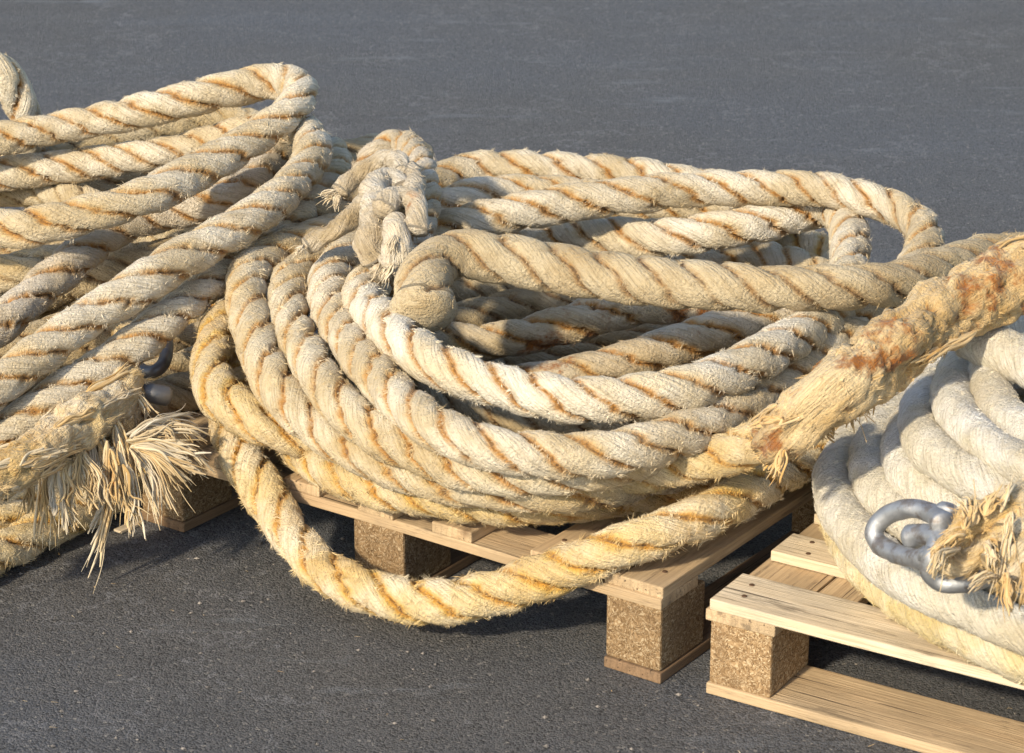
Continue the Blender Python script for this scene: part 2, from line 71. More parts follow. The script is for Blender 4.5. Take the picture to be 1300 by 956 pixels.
EXTRA = {
 'bow': [[540,2893,385],[527,2935,385],[506,2959,380],[483,2982,362],[467,2985,340],[473,2969,325],[494,2926,330],[513,2892,340],[527,2882,350]],
 'pin': [[552,2933,392],[540,2909,378],[529,2887,362],[519,2867,343]],
 'eye': [[500,2939,347],[516,2922,360],[532,2897,368],[549,2869,370]],
 'bow2': [[524,2839,375],[516,2833,365],[515,2835,348],[525,2834,338],[542,2829,336],[567,2827,340],[589,2833,350],[608,2852,365],[627,2875,380]],
 'bowL': [[-620,3875,235],[-596,3853,235],[-576,3847,240],[-567,3878,245],[-570,3933,250],[-582,4005,252],[-599,4070,255]],
 'pinL': [[-580,3691,265],[-557,3686,260],[-534,3699,250]],
 'ropes': [["B1",0.022,[[1102,3210,290],[1082,3130,330],[1012,3050,400],[922,3000,450],[832,2990,460],[741,2936,450],[678,2892,445],[627,2854,440],[588,2838,430],[562,2834,415],[541,2821,400],[533,2812,385],[542,2807,375],[559,2809,380],[577,2824,390],[603,2840,400],[642,2868,400],[723,2926,390],[813,2936,380],[903,2986,330],[973,3066,260],[993,3146,220]]],["B2",0.032,[[1092,3147,230],[1072,3067,270],[1002,2987,340],[912,2937,390],[822,2927,400],[728,2859,400],[666,2818,395],[623,2792,390],[598,2777,380],[583,2774,365]]],["B3",0.026,[[1094,3202,250],[1074,3122,290],[1004,3042,360],[914,2992,410],[824,2982,420],[728,2911,420],[669,2861,420],[623,2825,415],[590,2796,405]]],["K1",0.029,[[-281,4374,360],[-265,4355,420],[-244,4349,455],[-219,4361,475],[-193,4353,480],[-170,4288,475],[-155,4200,460],[-150,4124,440],[-156,4066,420],[-167,4010,400],[-175,3959,385]]],["K2",0.017,[[-294,4130,455],[-281,4142,468],[-262,4152,482],[-234,4152,500],[-206,4133,515],[-187,4090,520],[-183,4053,510]]],["K3",0.021,[[-179,4010,490],[-196,4033,505],[-214,4032,508],[-227,3986,505],[-220,3920,495],[-223,3872,475],[-228,3835,455],[-215,3831,430]]],["K4",0.017,[[-207,3843,510],[-193,3873,522],[-171,3881,525],[-154,3860,518],[-149,3833,500],[-153,3814,480]]],["K5",0.0165,[[-338,3922,425],[-318,3929,435],[-289,3928,450],[-263,3943,468],[-244,3963,485],[-228,4006,495]]],["K6",0.022,[[-188,3848,485],[-181,3805,475],[-183,3794,455],[-193,3799,430]]],["K7",0.016,[[-164,3877,500],[-159,3986,505],[-169,4087,510]]],["K8",0.02,[[-240,3913,440],[-222,3857,435],[-203,3822,425],[-184,3820,410]]]],
 'fan': [[[-579,3526,245],[-483,3586,252]],[[-573,3526,250],[-489,3606,265]],[[-575,3545,240],[-474,3595,233]],[[-573,3545,235],[-465,3575,223]],[[-570,3538,235],[-457,3558,210]],[[-571,3532,235],[-461,3532,212]],[[-569,3532,235],[-482,3522,208]],[[-572,3538,230],[-494,3508,198]],[[-571,3544,230],[-500,3514,156]],[[-575,3538,230],[-525,3508,150]],[[-576,3532,230],[-532,3492,148]],[[-569,3532,240],[-477,3572,212]],[[-566,3526,235],[-489,3526,194]],[[-581,3539,250],[-497,3619,227]],[[-576,3539,245],[-474,3569,233]],[[-568,3544,230],[-506,3524,179]],[[-572,3539,240],[-466,3539,228]],[[-601,3697,280],[-582,3680,264]],[[-591,3652,280],[-568,3641,253]],[[-594,3688,280],[-586,3676,267]],[[-583,3657,280],[-569,3645,250]],[[-595,3668,280],[-576,3683,233]],[[-575,3557,238],[-474,3616,224]],[[-601,3702,278],[-574,3704,260]],[[-574,3532,233],[-483,3543,205]]],
 'hang': [[[-708,3553,215],[-717,3543,115]],[[-693,3512,210],[-697,3492,126]],[[-678,3493,210],[-665,3473,144]],[[-661,3506,215],[-658,3486,136]],[[-668,3506,215],[-661,3476,164]],[[-659,3528,225],[-625,3498,158]],[[-642,3525,230],[-631,3505,158]],[[-641,3551,235],[-632,3531,75]],[[-622,3551,235],[-615,3531,80]],[[-599,3582,255],[-572,3552,186]],[[-603,3578,250],[-579,3548,182]],[[-585,3518,210],[-567,3498,127]],[[-578,3518,210],[-564,3508,120]],[[-619,3555,240],[-588,3535,145]],[[-603,3519,235],[-591,3489,161]],[[-646,3525,230],[-598,3495,168]],[[-724,3515,205],[-728,3495,143]],[[-636,3551,235],[-635,3521,173]],[[-610,3539,240],[-613,3519,161]],[[-626,3551,235],[-591,3526,158]],[[-591,3539,240],[-574,3519,145]],[[-650,3516,230],[-650,3486,175]],[[-685,3496,215],[-690,3461,146]],[[-666,3512,213],[-658,3474,168]],[[-591,3518,208],[-573,3519,124]]],
 'kfray': [[[-294,4130,455],[-315,4120,462]],[[-294,4120,455],[-301,4110,436]],[[-297,4130,455],[-307,4120,450]],[[-181,3836,490],[-196,3816,477]],[[-177,3831,485],[-169,3811,463]],[[-186,3805,480],[-185,3775,457]],[[-169,3858,490],[-159,3838,470]],[[-191,3788,440],[-205,3768,424]],[[-203,3788,440],[-215,3768,427]],[[-180,3788,440],[-170,3768,424]],[[-175,3818,450],[-161,3798,437]],[[-336,3906,430],[-345,3896,428]],[[-335,3896,428],[-347,3893,431]],[[-185,3759,449],[-196,3756,430]],[[-181,3783,487],[-187,3768,472]],[[-182,3811,434],[-181,3800,415]],[[-175,3786,441],[-171,3785,413]],[[-180,3814,477],[-184,3781,453]],[[-291,4131,454],[-319,4124,453]],[[-181,3828,492],[-201,3808,470]],[[-185,3838,489],[-196,3823,479]],[[-166,3858,493],[-158,3847,467]],[[-185,3845,486],[-185,3830,474]],[[-188,3789,436],[-179,3755,429]]],
 'tfray': [[[380,3238,370],[362,3218,349]],[[400,3235,385],[391,3215,352]],[[440,3257,400],[434,3237,367]],[[460,3250,420],[464,3240,389]],[[482,3254,430],[485,3244,403]],[[384,3217,380],[356,3215,344]],[[446,3244,407],[420,3240,377]],[[499,3285,428],[475,3283,406]],[[625,3420,475],[593,3413,438]],[[368,3172,375],[359,3165,339]],[[376,3212,377],[353,3207,349]],[[616,3403,472],[607,3384,440]],[[602,3397,466],[575,3395,432]],[[503,3277,431],[491,3264,404]]],
 'bfray': [[[604,2810,440],[581,2780,381]],[[613,2822,440],[597,2792,352]],[[623,2834,440],[620,2804,354]],[[560,2798,430],[545,2818,447]],[[551,2791,430],[557,2811,450]],[[569,2798,440],[585,2818,462]],[[590,2810,440],[609,2830,473]],[[544,2785,420],[514,2765,419]],[[538,2795,400],[511,2775,391]],[[578,2748,380],[551,2728,386]],[[586,2742,390],[593,2722,370]],[[610,2750,400],[609,2730,363]],[[564,2762,420],[570,2732,411]],[[541,2807,399],[514,2790,374]],[[541,2787,420],[515,2779,397]],[[597,2782,449],[584,2754,398]],[[541,2776,432],[552,2808,435]],[[574,2785,413],[580,2750,402]],[[555,2817,428],[548,2833,448]],[[626,2838,436],[618,2802,373]],[[611,2736,401],[605,2701,374]],[[540,2788,402],[498,2733,408]],[[586,2733,394],[584,2702,367]]],
 'chips': [[-621,3757,4],[250,3377,153],[176,3602,153]],
}

# ------------------------------------------------------------------ node helpers
class NT:
    def __init__(s, mat):
        mat.use_nodes = True; s.t = mat.node_tree; s.t.nodes.clear()
    def n(s, typ, ins=None, **kw):
        nd = s.t.nodes.new(typ)
        for k, v in kw.items(): setattr(nd, k, v)
        for k, v in (ins or {}).items():
            i = nd.inputs[k]
            if isinstance(v, bpy.types.NodeSocket): s.t.links.new(v, i)
            else: i.default_value = v
        return nd
    def attr(s, name): return s.n('ShaderNodeAttribute', attribute_name=name)
    def math(s, op, a, b=0.0, clamp=False):
        return s.n('ShaderNodeMath', {0: a, 1: b}, operation=op, use_clamp=clamp).outputs[0]
    def noise(s, vec, scale, detail=4, rough=.55):
        return s.n('ShaderNodeTexNoise', {'Vector': vec, 'Scale': scale, 'Detail': detail, 'Roughness': rough}).outputs['Fac']
    def smooth(s, v, a, b):
        return s.n('ShaderNodeMapRange', {'Value': v, 'From Min': a, 'From Max': b}, interpolation_type='SMOOTHSTEP').outputs[0]
    def mix(s, f, a, b, mode='MIX'):
        m = s.n('ShaderNodeMix', data_type='RGBA', blend_type=mode)
        for i, v in ((0, f), (6, a), (7, b)):
            if isinstance(v, bpy.types.NodeSocket): s.t.links.new(v, m.inputs[i])
            else: m.inputs[i].default_value = v if i == 0 else (*v, 1)
        return m.outputs[2]
    def mapv(s, vec, scale): return s.n('ShaderNodeMapping', {'Vector': vec, 'Scale': scale}).outputs[0]
    def bump(s, h, strength, dist, normal=None):
        ins = {'Height': h, 'Strength': strength, 'Distance': dist}
        if normal is not None: ins['Normal'] = normal
        return s.n('ShaderNodeBump', ins).outputs[0]
    def out(s, col, rough, normal=None, metallic=0.0, sheen=0.0, spec=.5):
        ins = {'Base Color': col if isinstance(col, bpy.types.NodeSocket) else (*col, 1), 'Roughness': rough, 'Metallic': metallic, 'Sheen Weight': sheen, 'Specular IOR Level': spec}
        if normal is not None: ins['Normal'] = normal
        b = s.n('ShaderNodeBsdfPrincipled', ins)
        o = s.n('ShaderNodeOutputMaterial', {'Surface': b.outputs[0]})

def new_mat(name):
    m = bpy.data.materials.new(name); return m, NT(m)

def rope_mat(name, pale, cream, tan, tan_amt, orange, orange_amt, patch, dirt=.5, halo=.3, relief=1.0):
    m, t = new_mat(name)
    rp = t.attr('rp').outputs['Vector']; fib = t.attr('fib').outputs['Vector']; g = t.attr('groove').outputs['Fac']
    c = t.mix(t.smooth(t.noise(rp, 9, 5), .38, .60), cream, pale)
    c = t.mix(t.math('MULTIPLY', t.smooth(t.noise(rp, 5.3, 6, .65), .44, .68), tan_amt), c, tan)
    # amber stain that spreads out of the lay between the strands
    hal = t.math('MULTIPLY', t.smooth(t.math('ADD', g, t.math('MULTIPLY', t.math('SUBTRACT', t.noise(rp, 26, 4, .7), .5), 1.1)), .40, 1.0), t.math('MULTIPLY', t.smooth(t.noise(rp, 4.1, 4), .30, .58), halo))
    c = t.mix(hal, c, (orange[0] * 1.2, orange[1] * 1.6, orange[2] * 2.2))
    # grime in fine streaks along the yarns
    st = t.noise(t.mapv(fib, (26, 230, 230)), 1.0, 4, .7)
    c = t.mix(t.math('MULTIPLY', t.smooth(st, .45, .66), .48), c, tuple(x * .66 for x in tan))
    speck = t.smooth(t.noise(rp, 130, 3), .62, .72)
    c = t.mix(t.math('MULTIPLY', speck, dirt * .55), c, (.17, .115, .06))
    gl = t.math('MULTIPLY', t.smooth(g, .68, .95), t.math('MULTIPLY', t.smooth(t.noise(rp, 13, 5, .7), .28, .54), orange_amt))
    c = t.mix(gl, c, orange)
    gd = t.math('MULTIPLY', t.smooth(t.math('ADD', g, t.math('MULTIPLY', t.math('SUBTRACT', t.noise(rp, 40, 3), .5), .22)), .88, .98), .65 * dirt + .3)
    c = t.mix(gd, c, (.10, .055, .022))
    # rust blotches
    rn = t.math('ADD', t.noise(rp, 10, 5, .68), t.math('MULTIPLY', t.math('SUBTRACT', t.noise(rp, 55, 3), .5), .22))
    rb = t.math('MULTIPLY', t.smooth(rn, .68 - patch * .12, .78 - patch * .10), min(1, patch * 1.5))
    rc = t.mix(t.noise(rp, 60, 3), (.40, .15, .022), (.20, .07, .016))
    c = t.mix(rb, c, rc)
    h = t.math('ADD', t.math('MULTIPLY', st, .8), t.math('MULTIPLY', t.noise(rp, 240, 3), .6))
    n = t.bump(h, 1.0 * min(1, relief * 2), .009 * relief)
    t.out(c, .92, n, sheen=.15, spec=.2)
    return m

# ------------------------------------------------------------------ mesh helpers
def raw_mesh(name, V, F4=None, F3=None, attrs=None, mats=(), mat_idx=None, smooth=True):
    me = bpy.data.meshes.new(name)
    V = np.asarray(V, np.float32)
    F4 = np.zeros((0, 4), np.int32) if F4 is None else np.asarray(F4, np.int32)
    F3 = np.zeros((0, 3), np.int32) if F3 is None else np.asarray(F3, np.int32)
    loops = np.concatenate([F4.ravel(), F3.ravel()]).astype(np.int32)
    starts = np.concatenate([np.arange(len(F4)) * 4, len(F4) * 4 + np.arange(len(F3)) * 3]).astype(np.int32)
    me.vertices.add(len(V)); me.vertices.foreach_set('co', V.ravel())
    me.loops.add(len(loops)); me.loops.foreach_set('vertex_index', loops)
    me.polygons.add(len(starts)); me.polygons.foreach_set('loop_start', starts)
    me.update(calc_edges=True); me.validate()
    me.polygons.foreach_set('use_smooth', np.full(len(me.polygons), smooth, bool))
    for k, a in (attrs or {}).items():
        a = np.asarray(a, np.float32)
        if a.ndim == 2:
            at = me.attributes.new(k, 'FLOAT_VECTOR', 'POINT'); at.data.foreach_set('vector', a.ravel())
        else:
            at = me.attributes.new(k, 'FLOAT', 'POINT'); at.data.foreach_set('value', a)
    for m in mats: me.materials.append(m)
    me.update(); return me

def add(name, me, parent=None, loc=None, **props):
    o = bpy.data.objects.new(name, me); COL.objects.link(o)
    if parent is not None: o.parent = parent
    if loc is not None: o.location = loc
    for k, v in props.items(): o[k] = v
    return o

def thing(name, label, cat, loc=(0, 0, 0), rz=0, group=None):
    o = bpy.data.objects.new(name, None); COL.objects.link(o)
    o.empty_display_size = .05; o.location = loc; o.rotation_euler = (0, 0, rz)
    o['label'] = label; o['category'] = cat
    if group: o['group'] = group
    return o

def h3(i, j, k):
    n = (i * 374761393 + j * 668265263 + k * 2147483647) & 0xffffffff
    n = ((n ^ (n >> 13)) * 1274126177) & 0xffffffff
    return ((n ^ (n >> 16)) & 0xffff) / 65535.0
def vnoise(P, scale):
    P = np.asarray(P, float) * scale + 1000.0
    i = np.floor(P).astype(np.int64); f = P - i; f = f * f * (3 - 2 * f); r = 0
    for a in (0, 1):
        for b in (0, 1):
            for c in (0, 1):
                w = (f[:, 0] if a else 1 - f[:, 0]) * (f[:, 1] if b else 1 - f[:, 1]) * (f[:, 2] if c else 1 - f[:, 2])
                r = r + w * h3(i[:, 0] + a, i[:, 1] + b, i[:, 2] + c)
    return r - .5

def curve(pts, step):
    p = np.array(pts, float)
    Q = np.vstack([2 * p[0] - p[1], p, 2 * p[-1] - p[-2]]); o = []
    t = np.linspace(0, 1, 20, endpoint=False)[:, None]
    for i in range(len(p) - 1):
        a, b, c, d = Q[i:i + 4]
        o.append(.5 * (2 * b + (c - a) * t + (2 * a - 5 * b + 4 * c - d) * t * t + (3 * b - a - 3 * c + d) * t ** 3))
    o = np.vstack(o + [p[-1:]])
    s = np.r_[0, np.cumsum(np.linalg.norm(np.diff(o, axis=0), axis=1))]
    n = max(4, int(s[-1] / step)); si = np.linspace(0, s[-1], n + 1)
    return np.stack([np.interp(si, s, o[:, k]) for k in range(3)], 1), si

def frames(c):
    T = np.gradient(c, axis=0); T /= np.linalg.norm(T, axis=1)[:, None]
    N = np.zeros_like(T); up = np.array([0, 0, 1.0])
    if abs(T[0] @ up) > .9: up = np.array([1.0, 0, 0])
    n = up - T[0] * (up @ T[0]); N[0] = n / np.linalg.norm(n)
    for i in range(1, len(c)):
        n = N[i - 1] - T[i] * (N[i - 1] @ T[i]); N[i] = n / np.linalg.norm(n)
    return T, N, np.cross(T, N)

STYLE = {
 # profile, fuzz per m2, hair length range, lumpiness
 'cream': ('laid', 62000, (.004, .014), .0016), 'white': ('laid', 58000, (.004, .013), .0016), 'tan': ('laid', 46000, (.003, .011), .0018),
 'yellow': ('laid', 80000, (.005, .018), .0024), 'rusty': ('laid', 55000, (.004, .013), .0018), 'grey': ('laid', 60000, (.004, .014), .0016),
 'creamy': ('laid', 62000, (.004, .015), .0018), 'ochre': ('laid', 80000, (.005, .017), .0022), 'worn': ('worn', 50000, (.004, .012), .0022),
 'braid': ('braid', 80000, (.003, .010), .0022), 'braidyellow': ('braid', 90000, (.004, .014), .0030),
 'served': ('served', 24000, (.005, .017), .006), 'served2': ('served2', 90000, (.006, .030), .009), 'strand': ('strand', 60000, (.004, .014), .0046),
}
MAT = {}
def rope_mesh(name, pts, R, style, step=.0055, seed=0, pitch=.225, taper0=0, taper1=0, phase=None, smooth_end=0, tl=.10, dome=.3):
    prof, fuzz, (h0, h1), lump = STYLE[style]
    r_ = np.random.default_rng(seed + 11)
    c, s = curve(np.array(pts) / 1000.0, step)
    for _ in range(6): c[1:-1] = .25 * c[:-2] + .5 * c[1:-1] + .25 * c[2:]
    T, N, B = frames(c)
    K = 40 if R > .028 else 28
    n = len(c); th = np.arange(K) / K * 2 * PI
    ph = r_.uniform(0, 6.28) if phase is None else phase
    lay = 2 * PI / pitch
    S, TH = np.meshgrid(s, th, indexing='ij')
    off = r_.uniform(0, 60)
    rpv = np.stack([S + off, R * np.cos(TH), R * np.sin(TH)], -1).reshape(-1, 3)
    if prof in ('laid', 'worn', 'served', 'served2'):
        L = lay if prof in ('laid', 'worn') else lay * .55
        # lay length wanders a little along the rope
        wob = .55 * np.sin(S * 4.1 + off) + .35 * np.sin(S * 9.7 + off * 2) + .5 * vnoise(rpv * [1, 9, 9] + 17, 11).reshape(S.shape)
        a = (TH - (L * S + ph + wob)) % (2 * PI / 3) - PI / 3
        g = np.abs(a) / (PI / 3)
        dp = np.clip(1 + 1.1 * vnoise(rpv * [1, 3, 3] + 23, 9).reshape(S.shape), .35, 1.5)
        if smooth_end: dp = dp * np.clip((s[-1] - S - .01) / smooth_end, 0, 1) ** 1.5
        rad = R * (1.03 - dp * (.15 * g ** 2 + .25 * g ** 8 if prof == 'laid' else .10 * g ** 2 + .16 * g ** 8 if prof == 'worn' else .06 * g ** 2 + .10 * g ** 6))
        sid = np.floor(((TH - (L * S + ph + wob)) % (2 * PI)) / (2 * PI / 3)).astype(int)
        rad = rad * (1 + np.array([.035, -.03, 0.0])[sid % 3] * (1 - g ** 3) * np.sin(S * 3 + off))
        g = g * np.clip(.72 + .5 * dp, .8, 1)
        if smooth_end: g = g * np.clip(dp + .35, 0, 1)
        if prof == 'served':
            # matted yarns lie in long overlapping leaves with dark seams between them
            q = np.stack([S * 5.5 + off, 1.0 * np.cos(TH + 3 * S), 1.0 * np.sin(TH + 3 * S)], -1).reshape(-1, 3)
            n1 = vnoise(q * 1.9 + .35 * vnoise(q * 4, 1)[:, None], 1).reshape(S.shape); n2 = vnoise(q * 3.1 + 31, 1).reshape(S.shape)
            sm = np.maximum(np.clip(1 - np.abs(n1) / .05, 0, 1), .8 * np.clip(1 - np.abs(n2) / .045, 0, 1))
            rad = rad - .0085 * sm + .016 * np.abs(n1) + .010 * np.abs(n2) - .003
            g = np.maximum(g * .72, sm)
        if prof == 'served2': g = g * .7
        kap = -.85 / R if prof in ('laid', 'worn') else .12 / R
    elif prof == 'braid':
        b = vnoise(np.stack([S * 60 + off, 4 * np.cos(TH), 4 * np.sin(TH)], -1).reshape(-1, 3), 1).reshape(S.shape)
        rad = R * (1 + .02 * b); g = np.clip(.35 - .9 * b, 0, .8); kap = -0.9 / R
    else:
        rad = np.full_like(S, R); g = .25 + .3 * np.abs(np.sin(TH * 3 + S * 40)); kap = .5 / R
    rad = rad + lump * 2 * (vnoise(rpv, 38) + .6 * vnoise(rpv + 7, 95)).reshape(S.shape)
    rad = rad + R * .05 * np.cos(2 * TH + 5 * S + off) * np.sin(S * 2.3 + off) + R * .14 * vnoise(rpv * [1, 0, 0] + 3, 7).reshape(S.shape)
    tp = np.ones(n)
    e = np.minimum(s / max(1e-6, R * .3), 1); tp *= np.sqrt(np.clip(1 - (1 - e) ** 2, .02, 1)) * (1) 
    e = np.minimum((s[-1] - s) / max(1e-6, R * dome), 1); tp *= np.sqrt(np.clip(1 - (1 - e) ** 2, .02, 1))
    if taper0: tp *= 1 - taper0 * np.clip(1 - s / .12, 0, 1)
    if taper1: tp *= 1 + taper1 * np.clip(1 - (s[-1] - s) / tl, 0, 1)
    rad = rad * tp[:, None]
    dirv = N[:, None] * np.cos(TH)[..., None] + B[:, None] * np.sin(TH)[..., None]
    V = (c[:, None] + dirv * rad[..., None]).reshape(-1, 3)
    tw = TH + kap * S
    fib = np.stack([S + off, R * np.cos(tw), R * np.sin(tw)], -1).reshape(-1, 3)
    i = np.arange(n - 1)[:, None] * K; j = np.arange(K)[None]; j2 = (j + 1) % K
    F4 = np.stack([i + j, i + K + j, i + K + j2, i + j2], -1).reshape(-1, 4)[:, ::-1]
    endm = np.repeat(np.minimum(s, (s[-1] - s) * .3 / dome) < R * .32, K)
    fib[endm] = V[endm] * [.8, .8, .8] + off; rpv[endm] = V[endm] + off
    # end caps: a fan to the centre point
    nv = len(V)
    V = np.vstack([V, c[:1] , c[-1:]])
    capA = np.stack([np.full(K, nv), np.arange(K), (np.arange(K) + 1) % K], 1)[:, ::-1]
    lb = (n - 1) * K
    capB = np.stack([np.full(K, nv + 1), lb + np.arange(K), lb + (np.arange(K) + 1) % K], 1)
    groove = np.r_[g.ravel(), .5, .5]
    rpa = np.vstack([rpv, V[-2:] + off]); fa = np.vstack([fib, V[-2:] * .8 + off])
    # fuzz: short broken fibres lying against and lifting off the surface
    area = s[-1] * 2 * PI * R
    nh = int(area * fuzz)
    nc = max(4, nh // (9 if prof != 'served2' else 20)); cl = r_.integers(0, nc, nh)
    csi = r_.integers(1, n - 1, nc); cti = r_.integers(0, K, nc)
    si = csi[cl]; ti = cti[cl]; vi = si * K + ti
    nor = dirv[si, ti]; tan = T[si]; bit = np.cross(tan, nor)
    mu, sg = (-.85, .5) if prof not in ('served', 'served2') else (.1, .5)
    cang = r_.normal(mu, sg, nc) + np.where(r_.random(nc) < .5, PI, 0); clift = np.abs(r_.normal(.22, .26, nc)); cln = r_.random(nc) ** 1.8
    ang = cang[cl] + r_.normal(0, .30, nh)
    flat = tan * np.cos(ang)[:, None] + bit * np.sin(ang)[:, None]
    spread = .0026
    root = V[vi] + tan * r_.normal(0, spread, (nh, 1)) + bit * r_.normal(0, spread, (nh, 1)) - nor * .0008
    lift = clift[cl] + np.abs(r_.normal(0, .10, nh))
    ln = (h0 + (h1 - h0) * cln[cl]) * r_.uniform(.5, 1.1, nh)
    d1 = flat + nor * lift[:, None]; d1 /= np.linalg.norm(d1, axis=1)[:, None]
    grav = np.array([0, 0, -.35])
    d2 = d1 + r_.normal(0, .25, (nh, 3)) + grav; d2 /= np.linalg.norm(d2, axis=1)[:, None]
    sd = np.cross(d1, r_.normal(0, 1, (nh, 3))); sd /= np.linalg.norm(sd, axis=1)[:, None] + 1e-9
    w = (.00028 + .00030 * r_.random(nh) + (.0004 * (r_.random(nh) < .05) if prof != 'served' else .0006 * (r_.random(nh) < .3)))[:, None]
    tip = root + (d1 * .6 + d2 * .4) * ln[:, None]
    HV = np.stack([root - sd * w, root + sd * w, tip], 1).reshape(-1, 3)
    b0 = len(V) + np.arange(nh) * 3
    H4 = np.zeros((0, 4), np.int32); H3 = np.stack([b0, b0 + 1, b0 + 2], 1)
    gr = np.repeat(groove[vi] * .85, 3)
    V = np.vstack([V, HV]); groove = np.r_[groove, gr]
    rpa = np.vstack([rpa, np.repeat(rpa[vi], 3, 0)]); fa = np.vstack([fa, np.repeat(fa[vi], 3, 0) + np.repeat(r_.normal(0, .01, (nh, 3)), 3, 0)])
    return raw_mesh(name, V, np.vstack([F4, H4]), np.vstack([capA, capB, H3]), dict(rp=rpa, fib=fa, groove=groove), [MAT[style]])

def yarn_mesh(name, a, b, r0, style, seed, sag=.25, flat=.5, nf=16, tight=False):
    """a loose unlaid yarn: a limp lock of fine threads that part towards the tip"""
    r_ = np.random.default_rng(seed); a = np.array(a) / 1000.; b = np.array(b) / 1000.
    L = np.linalg.norm(b - a); t = np.linspace(0, 1, 9)[:, None]
    p = a + (b - a) * t + np.array([0, 0, 1.0]) * (np.sin(PI * t) * L * sag * r_.uniform(.2, .8))
    for f_ in (1.0, 2.2): p = p + np.sin(t * PI * f_ + r_.uniform(0, 1.5)) * t * r_.normal(0, L * (.02 if tight else .07), (1, 3))
    VV, FF, RP = [], [], []; nv = 0; K = 5; th = np.arange(K) / K * 2 * PI
    for q in range(nf):
        o = r_.normal(0, 1, (1, 3)) * r0 * .40; sp = r_.normal(0, 1, (1, 3)) * r0 * ((.35 if q < nf - 4 else 1.6) if not tight else (.25 if q < nf - 1 else .9))
        ln = r_.uniform(.72, 1.08)
        pp = (p - a) * ln + a + o * np.minimum(t * 6, 1) + sp * t ** 2 + np.array([0, 0, -1.0]) * (t ** 3 * L * r_.uniform(0, .03 if tight else .30))
        pp = pp + np.sin(t * PI * r_.uniform(2, 4) + r_.uniform(0, 6)) * t * r_.normal(0, r0 * .35, (1, 3))
        c, s = curve(pp, .006); T, N, B = frames(c); n = len(c)
        rr = r0 * (r_.uniform(.15, .34) if q < nf - 4 else .09) * np.clip((1.02 - s / s[-1]) * 9, .5, 1); fl = r_.uniform(.5, 1)
        V = c[:, None] + (N[:, None] * np.cos(th)[None, :, None] + B[:, None] * np.sin(th)[None, :, None] * fl) * rr[:, None, None]
        off = r_.uniform(0, 40)
        RP.append(np.stack([np.repeat(s * .5 + off, K), np.tile(.01 * np.cos(th), n), np.tile(.01 * np.sin(th), n)], 1))
        i = np.arange(n - 1)[:, None] * K; j = np.arange(K)[None]; j2 = (j + 1) % K
        FF.append(np.stack([i + j, i + K + j, i + K + j2, i + j2], -1).reshape(-1, 4)[:, ::-1] + nv); VV.append(V.reshape(-1, 3)); nv += n * K
    V = np.vstack(VV); rp = np.vstack(RP)
    return raw_mesh(name, V, np.vstack(FF), None, dict(rp=rp, fib=rp, groove=np.full(len(V), .3)), [MAT[style]])

def tube_mesh(name, pts, R, mat, step=.004, K=20, flat=None, r_fn=None):
    c, s = curve(np.array(pts) / 1000., step); T, N, B = frames(c); n = len(c)
    th = np.arange(K) / K * 2 * PI; S, TH = np.meshgrid(s, th, indexing='ij')
    u = s / s[-1]; rr = R * (r_fn(u) if r_fn else np.ones(n))
    e = np.minimum(np.minimum(s, s[-1] - s) / (R * .6), 1); rr = rr * np.sqrt(np.clip(1 - (1 - e) ** 2, .04, 1))
    V = (c[:, None] + (N[:, None] * np.cos(TH)[..., None] + B[:, None] * np.sin(TH)[..., None]) * rr[:, None, None]).reshape(-1, 3)
    V += (vnoise(V, 60) * .0022 + vnoise(V, 150) * .0008)[:, None] * np.array([1, .6, .8])
    i = np.arange(n - 1)[:, None] * K; j = np.arange(K)[None]; j2 = (j + 1) % K
    F4 = np.stack([i + j, i + K + j, i + K + j2, i + j2], -1).reshape(-1, 4)[:, ::-1]
    nv = len(V); V = np.vstack([V, c[:1], c[-1:]]); lb = (n - 1) * K
    F3 = np.vstack([np.stack([np.full(K, nv), np.arange(K), (np.arange(K) + 1) % K], 1)[:, ::-1], np.stack([np.full(K, nv + 1), lb + np.arange(K), lb + (np.arange(K) + 1) % K], 1)])
    return raw_mesh(name, V, F4, F3, {}, [mat])

# ------------------------------------------------------------------ materials
OR1, OR2 = (.42, .19, .03), (.52, .25, .035)
MAT['cream'] = rope_mat('rope_cream', (.74, .66, .51), (.62, .51, .33), (.46, .34, .17), .65, OR1, .95, .14, .6, .55)
MAT['creamy'] = rope_mat('rope_cream_tanned', (.70, .61, .44), (.59, .47, .28), (.45, .32, .14), .75, OR1, .95, .20, .65, .65)
MAT['white'] = rope_mat('rope_bleached', (.79, .73, .60), (.70, .60, .42), (.50, .38, .20), .45, OR1, 1.0, .12, .55, .55)
MAT['tan'] = rope_mat('rope_tan', (.58, .48, .31), (.49, .38, .22), (.39, .27, .12), .65, (.30, .16, .05), .8, .16, .7, .3)
MAT['worn'] = rope_mat('rope_worn_tan', (.66, .56, .38), (.57, .45, .26), (.45, .32, .14), .8, (.36, .20, .05), .5, .10, .8, .3)
MAT['yellow'] = rope_mat('rope_yellowed', (.77, .67, .48), (.68, .52, .26), (.54, .34, .10), .65, OR2, 1.0, .22, .6, 1.0)
MAT['ochre'] = rope_mat('rope_ochre', (.70, .58, .37), (.61, .46, .22), (.50, .32, .10), .75, OR2, 1.0, .24, .6, .95)
MAT['rusty'] = rope_mat('rope_rust_blotched', (.66, .56, .40), (.55, .44, .27), (.43, .30, .14), .6, OR1, 1.0, 1.05, .65, .6)
MAT['grey'] = rope_mat('rope_greyed', (.66, .58, .46), (.54, .45, .31), (.42, .32, .18), .6, OR1, .95, .12, .6, .5)
MAT['braid'] = rope_mat('rope_white_braid', (.77, .745, .68), (.68, .625, .50), (.50, .41, .25), .7, (.50, .36, .16), .3, .1, .5, .4)
